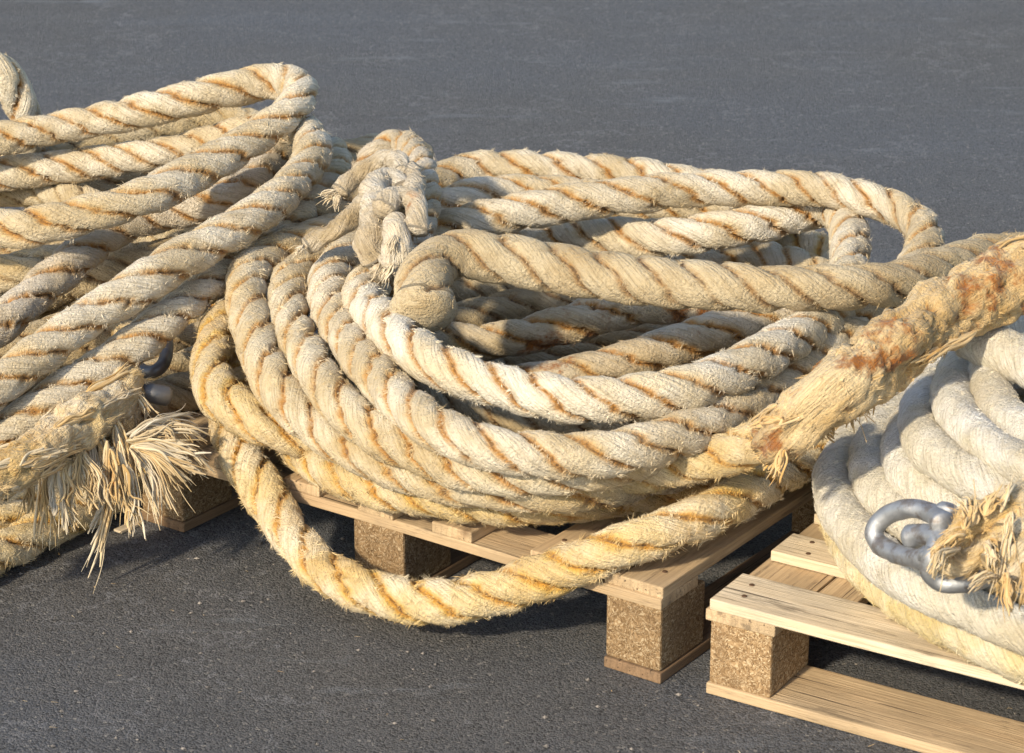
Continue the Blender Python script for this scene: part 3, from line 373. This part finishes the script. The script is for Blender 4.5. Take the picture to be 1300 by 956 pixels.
MAT['braidyellow'] = rope_mat('rope_yellowed_braid', (.76, .68, .50), (.68, .56, .31), (.56, .42, .15), .8, (.5, .34, .12), .4, .08, .5, .5)
MAT['served'] = rope_mat('rope_chafed_splice', (.66, .51, .29), (.54, .38, .18), (.40, .24, .07), .75, (.36, .15, .02), .6, 1.2, 1.0, .7)
MAT['served2'] = rope_mat('rope_frayed_splice', (.72, .62, .44), (.60, .45, .23), (.54, .32, .08), .8, (.50, .26, .05), .8, .3, .6, .7)
MAT['strand'] = rope_mat('rope_knot_strand', (.66, .59, .47), (.50, .41, .28), (.34, .25, .13), .8, (.36, .20, .06), .7, .5, 1.0, .4)
MAT['yarn'] = rope_mat('loose_yarn', (.66, .57, .40), (.55, .43, .25), (.46, .27, .08), .9, OR2, .3, .12, .1, .4, .06)
MAT['yarn_grey'] = rope_mat('loose_yarn_greyed', (.64, .57, .44), (.54, .45, .31), (.40, .29, .15), .6, OR1, .3, .12, .2, .3, .06)
MAT['yarn_ochre'] = rope_mat('loose_yarn_ochre', (.58, .45, .26), (.48, .35, .17), (.36, .21, .06), .85, OR2, .5, .6, .3, .5, .12)
MAT['yarn_rust'] = rope_mat('loose_yarn_rusty', (.62, .48, .27), (.54, .37, .16), (.44, .23, .05), .8, OR2, .5, .7, .2, .6, .06)

def wood_mat(name, light, dark, edge):
    m, t = new_mat(name)
    o = t.n('ShaderNodeTexCoord').outputs['Object']
    v = t.attr('grain').outputs['Vector']
    w = t.noise(t.mapv(v, (2.2, 26, 26)), 1.0, 6, .6)
    ring = t.n('ShaderNodeTexWave', {'Vector': t.mapv(v, (.8, 14, 14)), 'Scale': 2.2, 'Distortion': 5.0, 'Detail': 3.0, 'Detail Scale': 1.2}, wave_type='BANDS', bands_direction='Y').outputs['Fac']
    fine = t.noise(t.mapv(v, (9, 420, 420)), 1.0, 3)
    c = t.mix(t.smooth(w, .35, .68), light, dark)
    c = t.mix(t.math('MULTIPLY', t.smooth(ring, .55, .95), .32), c, tuple(x * .62 for x in dark))
    c = t.mix(t.math('MULTIPLY', t.smooth(fine, .48, .72), .40), c, tuple(x * .5 for x in dark))
    kn = t.n('ShaderNodeTexVoronoi', {'Vector': t.mapv(v, (4.2, 10, 10)), 'Scale': 1.0, 'Randomness': 1.0}).outputs['Distance']
    kf = t.math('SUBTRACT', 1.0, t.smooth(kn, .05, .20))
    c = t.mix(t.math('MULTIPLY', kf, .8), c, (.10, .055, .028))
    # weathered film, dark handling dirt and drying cracks
    c = t.mix(t.math('MULTIPLY', t.smooth(t.noise(t.mapv(v, (5, 12, 12)), 1.0, 5, .65), .42, .62), .6), c, tuple(x * .58 for x in light))
    mould = t.math('MULTIPLY', t.smooth(t.noise(t.mapv(v, (4.5, 34, 34)), 1.0, 6, .75), .535, .66), .62)
    c = t.mix(mould, c, (.10, .075, .05))
    crk = t.smooth(t.noise(t.mapv(v, (2.6, 150, 150)), 1.0, 3, .5), .655, .70)
    c = t.mix(t.math('MULTIPLY', crk, .8), c, (.045, .03, .02))
    n = t.bump(t.math('SUBTRACT', t.math('ADD', fine, t.math('MULTIPLY', w, .8)), t.math('MULTIPLY', crk, 1.5)), .6, .0030)
    t.out(c, .78, n, spec=.25); return m
WOOD_OLD = wood_mat('pallet_wood_aged', (.58, .43, .26), (.47, .33, .19), None)
WOOD_NEW = wood_mat('pallet_wood_fresh', (.70, .59, .43), (.60, .48, .32), None)
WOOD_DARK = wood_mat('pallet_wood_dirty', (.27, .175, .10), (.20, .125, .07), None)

def chip_mat(name, k):
    m, t = new_mat(name)
    o = t.attr('grain').outputs['Vector']
    d = t.noise(o, 40, 3)
    wv = t.n('ShaderNodeVectorMath', {0: o, 1: t.n('ShaderNodeTexNoise', {'Vector': o, 'Scale': 70.0}).outputs['Color']}, operation='MULTIPLY_ADD')
    wv.inputs[1].default_value = (1, 1, 1)
    nz = t.n('ShaderNodeTexNoise', {'Vector': o, 'Scale': 45.0, 'Detail': 2.0}).outputs['Color']
    mv = t.n('ShaderNodeVectorMath', {0: nz}, operation='SCALE'); mv.inputs['Scale'].default_value = .03
    ov = t.n('ShaderNodeVectorMath', {0: o, 1: mv.outputs[0]}, operation='ADD').outputs[0]
    vo = t.n('ShaderNodeTexVoronoi', {'Vector': t.mapv(ov, (150, 150, 420)), 'Scale': 1.5})
    vo2 = t.n('ShaderNodeTexVoronoi', {'Vector': t.mapv(ov, (420, 420, 160)), 'Scale': 1.3})
    r1 = t.n('ShaderNodeSeparateColor', {0: vo.outputs['Color']}).outputs[0]
    r2 = t.n('ShaderNodeSeparateColor', {0: vo2.outputs['Color']}).outputs[0]
    c = t.mix(r1, tuple(x * k for x in (.23, .14, .065)), tuple(x * k for x in (.46, .31, .165)))
    c = t.mix(t.math('MULTIPLY', t.smooth(r2, .74, .92), .8), c, tuple(x * k for x in (.62, .48, .30)))
    c = t.mix(t.math('MULTIPLY', t.smooth(r2, .22, .05), .7), c, tuple(x * k for x in (.12, .07, .035)))
    c = t.mix(t.math('MULTIPLY', t.smooth(t.noise(o, 14, 4), .5, .75), .45), c, (.17, .11, .06))
    n = t.bump(t.math('ADD', r1, r2), .7, .004)
    t.out(c, .9, n, spec=.15); return m
CHIP = chip_mat('pressed_chip_block', .95)
CHIP_D = chip_mat('pressed_chip_block_aged', .72)

m, t = new_mat('worn_steel')
o = t.n('ShaderNodeTexCoord').outputs['Object']
rz = t.smooth(t.noise(o, 34, 5, .65), .52, .66)
c = t.mix(t.noise(o, 50, 4), (.22, .23, .245), (.50, .51, .52))
c = t.mix(t.math('MULTIPLY', rz, .65), c, (.19, .145, .11))
t.out(c, t.n('ShaderNodeMapRange', {'Value': t.noise(o, 90, 3), 'To Min': .42, 'To Max': .75}).outputs[0], t.bump(t.noise(o, 140, 4), .35, .002), metallic=.85)
STEEL = m
m, t = new_mat('dark_steel')
o = t.n('ShaderNodeTexCoord').outputs['Object']
c = t.mix(t.noise(o, 40, 4), (.09, .085, .08), (.20, .19, .18))
t.out(c, .45, t.bump(t.noise(o, 120, 4), .3, .002), metallic=.6)
STEEL_D = m

# ------------------------------------------------------------------ ground
m, t = new_mat('asphalt')
o = t.n('ShaderNodeTexCoord').outputs['Object']
big = t.noise(o, .9, 5, .6); mid = t.noise(o, 6, 5, .6)
streak = t.noise(t.mapv(o, (.5, 2.6, 1)), 1.6, 6, .62)
vo = t.n('ShaderNodeTexVoronoi', {'Vector': o, 'Scale': 300.0, 'Randomness': 1.0})
vs = t.n('ShaderNodeTexVoronoi', {'Vector': o, 'Scale': 210.0, 'Randomness': 1.0})
cell = t.n('ShaderNodeSeparateColor', {0: vo.outputs['Color']}).outputs[0]
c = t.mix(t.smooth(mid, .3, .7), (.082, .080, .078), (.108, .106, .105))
c = t.mix(t.smooth(big, .35, .65), c, (.092, .097, .108))  # blue tint painted into the asphalt colour for the sky's reflection
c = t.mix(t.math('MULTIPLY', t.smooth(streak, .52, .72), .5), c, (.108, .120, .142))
c = t.mix(t.math('MULTIPLY', t.smooth(cell, .40, .95), .50), c, (.165, .155, .145))
c = t.mix(t.math('MULTIPLY', t.smooth(cell, .36, .05), .7), c, (.020, .019, .018))
c = t.mix(t.math('MULTIPLY', t.smooth(t.n('ShaderNodeSeparateColor', {0: vs.outputs['Color']}).outputs[1], .975, .985), .6), c, (.30, .28, .25))
# worn pale scuffs, thinly scattered
pit = t.smooth(t.noise(o, 260, 4, .75), .40, .30)
c = t.mix(t.math('MULTIPLY', pit, .6), c, (.022, .021, .021))
crk = t.math('ABSOLUTE', t.math('SUBTRACT', t.noise(o, 1.7, 6, .62), .5))
c = t.mix(t.math('MULTIPLY', t.smooth(crk, .004, .0012), .38), c, (.26, .26, .27))
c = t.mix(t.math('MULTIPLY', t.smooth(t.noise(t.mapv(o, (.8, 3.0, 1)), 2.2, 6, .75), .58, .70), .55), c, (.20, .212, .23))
sc = t.math('MULTIPLY', t.smooth(t.noise(t.mapv(o, (3.2, 8, 1)), 1.0, 6, .7), .735, .78), .8)
c = t.mix(sc, c, (.30, .30, .31))
hgt = t.math('ADD', t.math('MULTIPLY', t.math('SUBTRACT', 1.0, vo.outputs['Distance']), .8), t.math('MULTIPLY', t.noise(o, 420, 3), .5))
n = t.bump(t.math('ADD', hgt, t.math('MULTIPLY', t.noise(o, 190, 5, .75), 1.2)), 1.0, .005)
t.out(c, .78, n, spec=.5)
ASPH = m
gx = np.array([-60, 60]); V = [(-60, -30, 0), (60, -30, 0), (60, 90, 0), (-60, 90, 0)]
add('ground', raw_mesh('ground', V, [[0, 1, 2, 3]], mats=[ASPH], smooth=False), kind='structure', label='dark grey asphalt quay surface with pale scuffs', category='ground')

# fibres shed by the ropes
r_ = np.random.default_rng(12); nf_ = 110
P = np.stack([r_.uniform(-1.0, .9, nf_), r_.uniform(2.75, 3.75, nf_), np.full(nf_, .0025)], 1); an = r_.uniform(0, 6.28, nf_); ln = r_.uniform(.003, .014, nf_)
D = np.stack([np.cos(an), np.sin(an), r_.uniform(0, .12, nf_)], 1) * ln[:, None]; Q = np.stack([-np.sin(an), np.cos(an), np.zeros(nf_)], 1) * .0007
FV = np.stack([P - Q, P + Q, P + D * .6 + Q * .8 + [0, 0, .001], P + D * .6 - Q * .8 + [0, 0, .001], P + D + Q * 4], 1).reshape(-1, 3); b_ = np.arange(nf_) * 5
z5 = np.zeros((nf_ * 5, 3))
add('shed_fibres', raw_mesh('shed_fibres', FV, np.stack([b_, b_ + 1, b_ + 2, b_ + 3], 1), np.stack([b_ + 3, b_ + 2, b_ + 4], 1), dict(rp=FV, fib=FV, groove=np.full(len(FV), .3)), [MAT['yarn']]), kind='stuff', label='short pale rope fibres shed on the asphalt around the pallets', category='fibres')
# loose grit lying on the asphalt
def grit(n, box, rmin, rmax, seed):
    r_ = np.random.default_rng(seed)
    ico = np.array([(1, 0, 0), (-1, 0, 0), (0, 1, 0), (0, -1, 0), (0, 0, 1), (0, 0, -1)], float)
    F = np.array([(0, 2, 4), (2, 1, 4), (1, 3, 4), (3, 0, 4), (2, 0, 5), (1, 2, 5), (3, 1, 5), (0, 3, 5)])
    P = np.stack([r_.uniform(box[0], box[1], n), r_.uniform(box[2], box[3], n), np.zeros(n)], 1)
    R = rmin + (rmax - rmin) * r_.random(n) ** 4
    V = P[:, None] + ico[None] * R[:, None, None] * r_.uniform(.6, 1.3, (n, 6, 3)) * np.array([1, 1, .6]) + np.array([0, 0, 1]) * (R * .4)[:, None, None]
    return V.reshape(-1, 3), (np.arange(n)[:, None, None] * 6 + F[None]).reshape(-1, 3)
m, t = new_mat('grit_stone')
o = t.n('ShaderNodeTexCoord').outputs['Object']
t.out(t.mix(t.smooth(t.noise(o, 60, 2), .4, .65), (.07, .065, .06), (.26, .23, .20)), .9)
V, F = grit(3800, (-1.6, 1.6, 2.3, 5.2), .0012, .0052, 3)
add('loose_grit', raw_mesh('loose_grit', V, None, F, mats=[m], smooth=False), kind='stuff', label='fine loose grit and small stones scattered over the asphalt', category='grit')

# ------------------------------------------------------------------ pallets
def board(x0, x1, y0, y1, z0, z1, axis, r_, bev=.0022, wane=0.0):
    """one sawn board as bevelled box; 'grain' runs along its length. returns bmesh-free arrays"""
    nx = 14 if axis == 0 else 3; ny = 14 if axis == 1 else 3
    import bmesh
    bm = bmesh.new()
    bmesh.ops.create_cube(bm, size=1)
    for v in bm.verts:
        v.co.x = x0 if v.co.x < 0 else x1; v.co.y = y0 if v.co.y < 0 else y1; v.co.z = z0 if v.co.z < 0 else z1
    bmesh.ops.bevel(bm, geom=list(bm.edges), offset=bev, segments=2, affect='EDGES', profile=.6)
    # cut along the length so that the board can bow and its edges wander
    L0, L1 = (x0, x1) if axis == 0 else (y0, y1)
    if L1 - L0 > .3:
        for q in np.linspace(L0, L1, 12)[1:-1]:
            co = (q, 0, 0) if axis == 0 else (0, q, 0); no = (1, 0, 0) if axis == 0 else (0, 1, 0)
            bmesh.ops.bisect_plane(bm, geom=bm.verts[:] + bm.edges[:] + bm.faces[:], plane_co=co, plane_no=no)
    k = r_.uniform(0, 6); amp = .0012
    for v in bm.verts:
        l = v.co[axis]; other = 1 - axis
        v.co[other] += amp * math.sin(l * 9 + k) * (1 if L1 - L0 > .3 else 0)
        v.co.z += .0006 * math.sin(l * 7 + k * 2) * (1 if (L1 - L0 > .3 and z1 - z0 < .05) else 0)
    return bm
def bm_obj(name, bm, mat, parent, axis, r_, nails=()):
    for x, y, z in nails:
        n0 = len(bm.faces); bm.faces.ensure_lookup_table()
        vs = [bm.verts.new((x + .0042 * math.cos(a), y + .0042 * math.sin(a), z)) for a in np.arange(10) / 10 * 2 * PI]
        vt = [bm.verts.new((v.co.x * .7 + x * .3, v.co.y * .7 + y * .3, z + .0012)) for v in vs]
        for k in range(10): f_ = bm.faces.new((vs[k], vs[(k + 1) % 10], vt[(k + 1) % 10], vt[k])); f_.material_index = 1
        f_ = bm.faces.new(vt); f_.material_index = 1
    me = bpy.data.meshes.new(name); bm.to_mesh(me); bm.free()
    n = len(me.vertices); co = np.zeros(n * 3, np.float32); me.vertices.foreach_get('co', co); co = co.reshape(-1, 3)
    g = co.copy()
    if axis == 1: g = g[:, [1, 0, 2]]
    if axis == 2: g = g[:, [2, 0, 1]]
    g = g + r_.uniform(-9, 9, 3).astype(np.float32)
    at = me.attributes.new('grain', 'FLOAT_VECTOR', 'POINT'); at.data.foreach_set('vector', g.ravel().astype(np.float32))
    me.materials.append(mat)
    if nails: me.materials.append(NAIL)
    return add(name, me, parent)
NAIL, t = new_mat('rusty_nail'); t.out((.10, .055, .03), .7, metallic=.3)
TB, HB = .0175, .0975
def pallet(label, loc, rz, lx, ly, deck, stringers, blocks_x, blocks_y, deck_axis, mats, extra=()):
    r_ = np.random.default_rng(int(abs(loc[0]) * 1000) + 5)
    root = thing('wooden_pallet', label, 'pallet', loc, rz, 'wooden pallets under the rope coils')
    wd, ws, wb, ch = mats
    z3 = 3 * TB + HB; z2 = z3 - TB; z1 = z2 - TB
    e = .0004
    for a, b in deck:
        ov = r_.uniform(-.004, .004)
        bx = (ov, lx + ov, a, b) if deck_axis == 0 else (a, b, ov, ly + ov)
        zt = z3 + r_.uniform(-.001, .001); nl = []
        for p, q in stringers:
            for f1 in (.28, .72):
                u_ = p + (q - p) * (.5 + r_.uniform(-.22, .22)); w_ = a + (b - a) * (f1 + r_.uniform(-.06, .06))
                nl.append((u_, w_, zt + .0002) if deck_axis == 0 else (w_, u_, zt + .0002))
        bm_obj('deck_board', board(*bx, z2 + e, zt, deck_axis, r_), wd, root, deck_axis, r_, nl)
    for a, b in stringers:
        bx = (a, b, 0, ly) if deck_axis == 0 else (0, lx, a, b)
        bm_obj('stringer_board', board(*bx, z1 + e, z2, 1 - deck_axis, r_), ws, root, 1 - deck_axis, r_)
    for q in extra: bm_obj('stringer_board', board(*q, z1 + e, z2 - .0006, 1 - deck_axis, r_), ws, root, 1 - deck_axis, r_)
    for xa, xb in blocks_x:
        for ya, yb in blocks_y:
            bm_obj('block', board(xa, xb, ya, yb, TB + e, z1, 2, r_, bev=.004), ch, root, 2, r_)
    if deck_axis == 0:
        for ya, yb in blocks_y: bm_obj('bottom_board', board(0, lx, ya - .002, yb - .002, 0.001, TB, 0, r_), wb, root, 0, r_)
    else:
        for xa, xb in blocks_x: bm_obj('bottom_board', board(xa - .002, xb + .002, 0, ly, 0.001, TB, 1, r_), wb, root, 1, r_)
    return root
# local x runs along the front edge to the right, y to the rear
a1 = .618
f = lambda L: [(-b, -a) for a, b in L]
def shift(L, d): return [(a + d, b + d) for a, b in L]
# middle pallet: local origin at its front-left corner (1.0 wide, 1.2 deep)
ux, uy = -math.cos(a1), math.sin(a1)
O1 = (.209 + ux * 1.0, 3.211 + uy * 1.0, 0)
inv = lambda L: [(1.0 - b, 1.0 - a) for a, b in L]
pallet('weathered wooden pallet with brown chipboard blocks under the big middle rope coil', O1, -a1, 1.0, 1.2,
       inv([(0, .098), (.16, .226), (.328, .401), (.476, .543), (.619, .690), (.765, .835), (.902, 1.0)]),
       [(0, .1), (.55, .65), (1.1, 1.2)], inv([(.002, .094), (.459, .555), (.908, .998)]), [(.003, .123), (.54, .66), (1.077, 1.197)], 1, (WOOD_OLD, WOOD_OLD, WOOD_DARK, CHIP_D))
pallet('pale fresh-sawn wooden pallet in front at right under the white rope coil', (.271, 3.181, 0), -.556, 1.2, 1.0,
       [(0, .101), (.19, .264), (.345, .42), (.50, .575), (.655, .73), (.80, .87), (.90, 1.0)],
       [(-.004, .103), (.55, .65), (1.1, 1.2)], [(.003, .098), (.55, .65), (1.102, 1.197)], [(.005, .13), (.43, .57), (.87, .995)], 0, (WOOD_NEW, WOOD_OLD, WOOD_OLD, CHIP),
       [(.106, .166, .045, .95)])

# ------------------------------------------------------------------ rope coils
coil = {
 'M': thing('rope_coil', 'large heap of cream three-strand mooring rope coiled on the middle pallet', 'rope', (.0, 3.85, .15), group='coiled mooring ropes'),
 'L': thing('rope_coil', 'tall loose heap of cream three-strand rope beside the frayed end at far left', 'rope', (-.78, 4.15, 0), group='coiled mooring ropes'),
 'W': thing('rope_coil', 'smooth white braided rope coil lying under the steel shackles', 'rope', (.95, 3.3, .15), group='coiled mooring ropes'),
}
def put(root, name, me_fn):
    me = me_fn; l = np.array(root.location)
    o = add(name, me, root, tuple(-l)); return o
k = 0
for n, (R, c, st, pts) in ROPES.items():
    k += 1
    if c in coil:
        kw = dict(taper1=.62, phase=1.0, smooth_end=.03, tl=.12, dome=1.1) if n == 'M1' else {}
        put(coil[c], 'rope_turn', rope_mesh('rope_turn', pts, R, st, seed=k * 17, **kw))
def wrap_strips(root, key, style, n, r0, seed, rr):
    R, c_, st, pts = ROPES[key]
    c, s = curve(np.array(pts) / 1000., .005)
    for _ in range(6): c[1:-1] = .25 * c[:-2] + .5 * c[1:-1] + .25 * c[2:]
    T, N, B = frames(c); r_ = np.random.default_rng(seed); m = len(c)
    for q in range(n):
        L = int(r_.uniform(12, 26)); i0 = r_.integers(2, m - L - 2); an = r_.uniform(0, 2 * PI); tw = r_.normal(.5, .25)
        P = lambda i, a_, k: 1000 * (c[i] + (N[i] * math.cos(a_) + B[i] * math.sin(a_)) * R * k * (1 - (.36 if key == 'T' else .3) * max(0, 1 - (s[-1] - s[i]) / (.20 if key == 'T' else .10))))
        put(root, 'frayed_yarn', yarn_mesh('frayed_yarn', P(i0, an, rr), P(i0 + L, an + tw, rr + r_.uniform(-.06, .05)), r0 * r_.uniform(.7, 1.2), style if q % 3 else 'yarn_rust', seed * 100 + q, sag=0.0, nf=20, tight=True))
def ring(cx, cy, z, a, b, rot, n=26):
    t = np.linspace(0, 2 * PI, n); x = a * np.cos(t); y = b * np.sin(t)
    return [[1000 * (cx + x_ * math.cos(rot) - y_ * math.sin(rot)), 1000 * (cy + x_ * math.sin(rot) + y_ * math.cos(rot)), 1000 * z] for x_, y_ in zip(x, y)]
for cc, st, args in (('L', 'tan', (-.80, 4.22, .033, .20, .40, -.5)), ('L', 'tan', (-.80, 4.22, .034, .12, .30, -.5)), ('L', 'tan', (-.79, 4.20, .095, .20, .38, -.5)),
                     ('M', 'tan', (.08, 3.93, .182, .22, .30, -.6)), ('M', 'tan', (.08, 3.93, .183, .14, .20, -.6)),
                     ('W', 'braid', (1.02, 3.28, .183, .34, .34, 0)), ('W', 'braid', (1.02, 3.28, .184, .24, .24, 0)), ('W', 'braid', (1.02, 3.28, .245, .32, .32, 0))):
    k += 1; put(coil[cc], 'rope_turn', rope_mesh('rope_turn', ring(*args), .031, st, seed=k * 17))

def tag(o, label, cat, group=None):
    o['label'] = label; o['category'] = cat
    if group: o['group'] = group
R, c, st, pts = ROPES['H']
tag(add('rope_loop', rope_mesh('rope_loop', pts, R, st, seed=901)), 'single pale rope loop standing up behind the left rope heap against the asphalt', 'rope')

tr = thing('chafed_rope', 'thick rust-stained chafed rope leaning from the middle pile over the white coil', 'rope', (.6, 3.4, .4))
R, c, st, pts = ROPES['T']
put(tr, 'served_splice', rope_mesh('served_splice', pts, R, st, seed=77, pitch=.40, taper1=-.36, tl=.20))
for i, (a, b) in enumerate(EXTRA['tfray']): put(tr, 'frayed_yarn', yarn_mesh('frayed_yarn', a, b, .0075, 'yarn_rust', 300 + i, sag=.1))
wrap_strips(tr, 'T', 'yarn_ochre', 44, .0105, 21, .95)
zr = thing('frayed_rope_end', 'shaggy frayed rope end with loose yarns hanging beside the middle pallet', 'rope', (-.65, 3.53, .2))
R, c, st, pts = ROPES['Z']
put(zr, 'served_splice', rope_mesh('served_splice', pts, R, st, seed=78, pitch=.3, taper1=-.3))
for i, (a, b) in enumerate(EXTRA['fan']): put(zr, 'frayed_yarn', yarn_mesh('frayed_yarn', a, b, .0072, ('yarn', 'yarn_grey', 'yarn', 'yarn_ochre')[i % 4], 400 + i, sag=.22, nf=11))
for i, (a, b) in enumerate(EXTRA['hang']): put(zr, 'frayed_yarn', yarn_mesh('frayed_yarn', a, b, .0078, ('yarn', 'yarn_ochre', 'yarn_grey', 'yarn', 'yarn_rust')[i % 5], 500 + i, sag=.03, nf=11))
wrap_strips(zr, 'Z', 'yarn', 22, .008, 22, .98)
kr = thing('rope_knot', 'grey knotted rope strands standing at the top between the two big coils', 'knot', (-.2, 4.1, .4))
br = thing('rope_eye', 'brown frayed rope eye shackled on top of the white coil', 'rope', (.75, 3.2, .35))
for i, (n, R, pts) in enumerate(EXTRA['ropes']):
    st = 'served2' if n[0] == 'B' else 'strand'
    put(br if n[0] == 'B' else kr, 'eye_strand' if n[0] == 'B' else 'knot_strand', rope_mesh('strand', pts, R, 'grey' if n in ('K1', 'K8') else st, step=.004, seed=600 + i, pitch=.13))
for i, (a, b) in enumerate(EXTRA['bfray']): put(br, 'frayed_yarn', yarn_mesh('frayed_yarn', a, b, .0070, 'yarn_rust' if i % 3 else 'yarn', 700 + i))
for i, (a, b) in enumerate(EXTRA['kfray']): put(kr, 'frayed_yarn', yarn_mesh('frayed_yarn', a, b, .0058, 'yarn_grey', 800 + i))

# ------------------------------------------------------------------ shackles
eye = lambda u: 1 + .42 * np.exp(-((u - .0) / .07) ** 2) + .42 * np.exp(-((u - 1) / .07) ** 2)
s1 = thing('shackle', 'worn steel bow shackle lying on the white coil', 'shackle', (.57, 3.2, .33), group='steel shackles on the ropes')
put(s1, 'bow', tube_mesh('bow', EXTRA['bow'], .0125, STEEL, r_fn=eye))
put(s1, 'pin', tube_mesh('pin', EXTRA['pin'], .0125, STEEL, r_fn=lambda u: 1 + .55 * (u < .2) + .45 * (u > .84), K=12))
put(s1, 'swivel_eye', tube_mesh('swivel_eye', EXTRA['eye'], .0155, STEEL, r_fn=lambda u: 1.15 - .3 * np.sin(u * 3)))
s2 = thing('shackle', 'steel shackle half wrapped in brown frayed yarns, joined to the bow shackle', 'shackle', (.68, 3.1, .33), group='steel shackles on the ropes')
put(s2, 'bow', tube_mesh('bow', EXTRA['bow2'], .0125, STEEL, r_fn=eye))
s3 = thing('shackle', 'dark steel shackle beside the frayed rope end under the left heap', 'shackle', (-.5, 3.7, .27), group='steel shackles on the ropes')
put(s3, 'bow', tube_mesh('bow', EXTRA['bowL'], .011, STEEL_D, r_fn=eye))
put(s3, 'pin', tube_mesh('pin', EXTRA['pinL'], .016, STEEL_D))

# ------------------------------------------------------------------ small scraps
import bmesh
for i, (p, sz, lab, mat) in enumerate(((EXTRA['chips'][0], (.024, .009, .004), 'pale wood splinter lying on the asphalt below the frayed end', WOOD_NEW), (EXTRA['chips'][1], (.013, .006, .0015), 'tiny pale chip lying on the right board of the middle pallet', WOOD_NEW))):
    r_ = np.random.default_rng(i + 50)
    o = bm_obj('wood_splinter', board(-sz[0], sz[0], -sz[1], sz[1], 0, sz[2], 0, r_, bev=.0008), mat, None, 0, r_)
    o.location = (p[0] / 1000, p[1] / 1000, .001 if i == 0 else .152); o.rotation_euler = (0, 0, .9); tag(o, lab, 'wood chip')

# ------------------------------------------------------------------ light, sky, camera
SUN = np.array([-.59, -.81, 0]); SUN /= np.linalg.norm(SUN); EL = math.radians(31)
d = np.array([SUN[0] * math.cos(EL), SUN[1] * math.cos(EL), math.sin(EL)])
L = bpy.data.lights.new('sun', 'SUN'); L.energy = 3.4; L.angle = math.radians(3.0); L.color = (1.0, .86, .64)
so = bpy.data.objects.new('sun', L); COL.objects.link(so)
from mathutils import Vector
so.rotation_euler = Vector(-d).to_track_quat('-Z', 'Y').to_euler()
w = bpy.data.worlds.new('World'); scene.world = w; w.use_nodes = True
nt = w.node_tree; nt.nodes.clear()
sk = nt.nodes.new('ShaderNodeTexSky'); sk.sky_type = 'NISHITA'; sk.sun_disc = False
sk.sun_elevation = EL; sk.sun_rotation = math.atan2(SUN[0], SUN[1]); sk.air_density = 1.0; sk.dust_density = 1.0
bg = nt.nodes.new('ShaderNodeBackground'); bg.inputs['Strength'].default_value = .15
wo = nt.nodes.new('ShaderNodeOutputWorld'); nt.links.new(sk.outputs[0], bg.inputs[0]); nt.links.new(bg.outputs[0], wo.inputs[0])
cam = bpy.data.cameras.new('camera'); co = bpy.data.objects.new('camera', cam); COL.objects.link(co)
cam.sensor_width = 36; cam.lens = 3211 / 1300 * 36; cam.shift_y = -45 / 1300
cam.clip_start = .05; cam.clip_end = 300
co.location = (0, 0, 1.66); co.rotation_euler = (math.radians(90 - 19.6), 0, 0)
cam.dof.use_dof = True; cam.dof.focus_distance = 3.95; cam.dof.aperture_fstop = 13
scene.camera = co
scene.view_settings.view_transform = 'Standard'; scene.view_settings.look = 'None'
scene.view_settings.exposure = 0.66; scene.view_settings.gamma = 1.0
scene.render.engine = 'CYCLES'
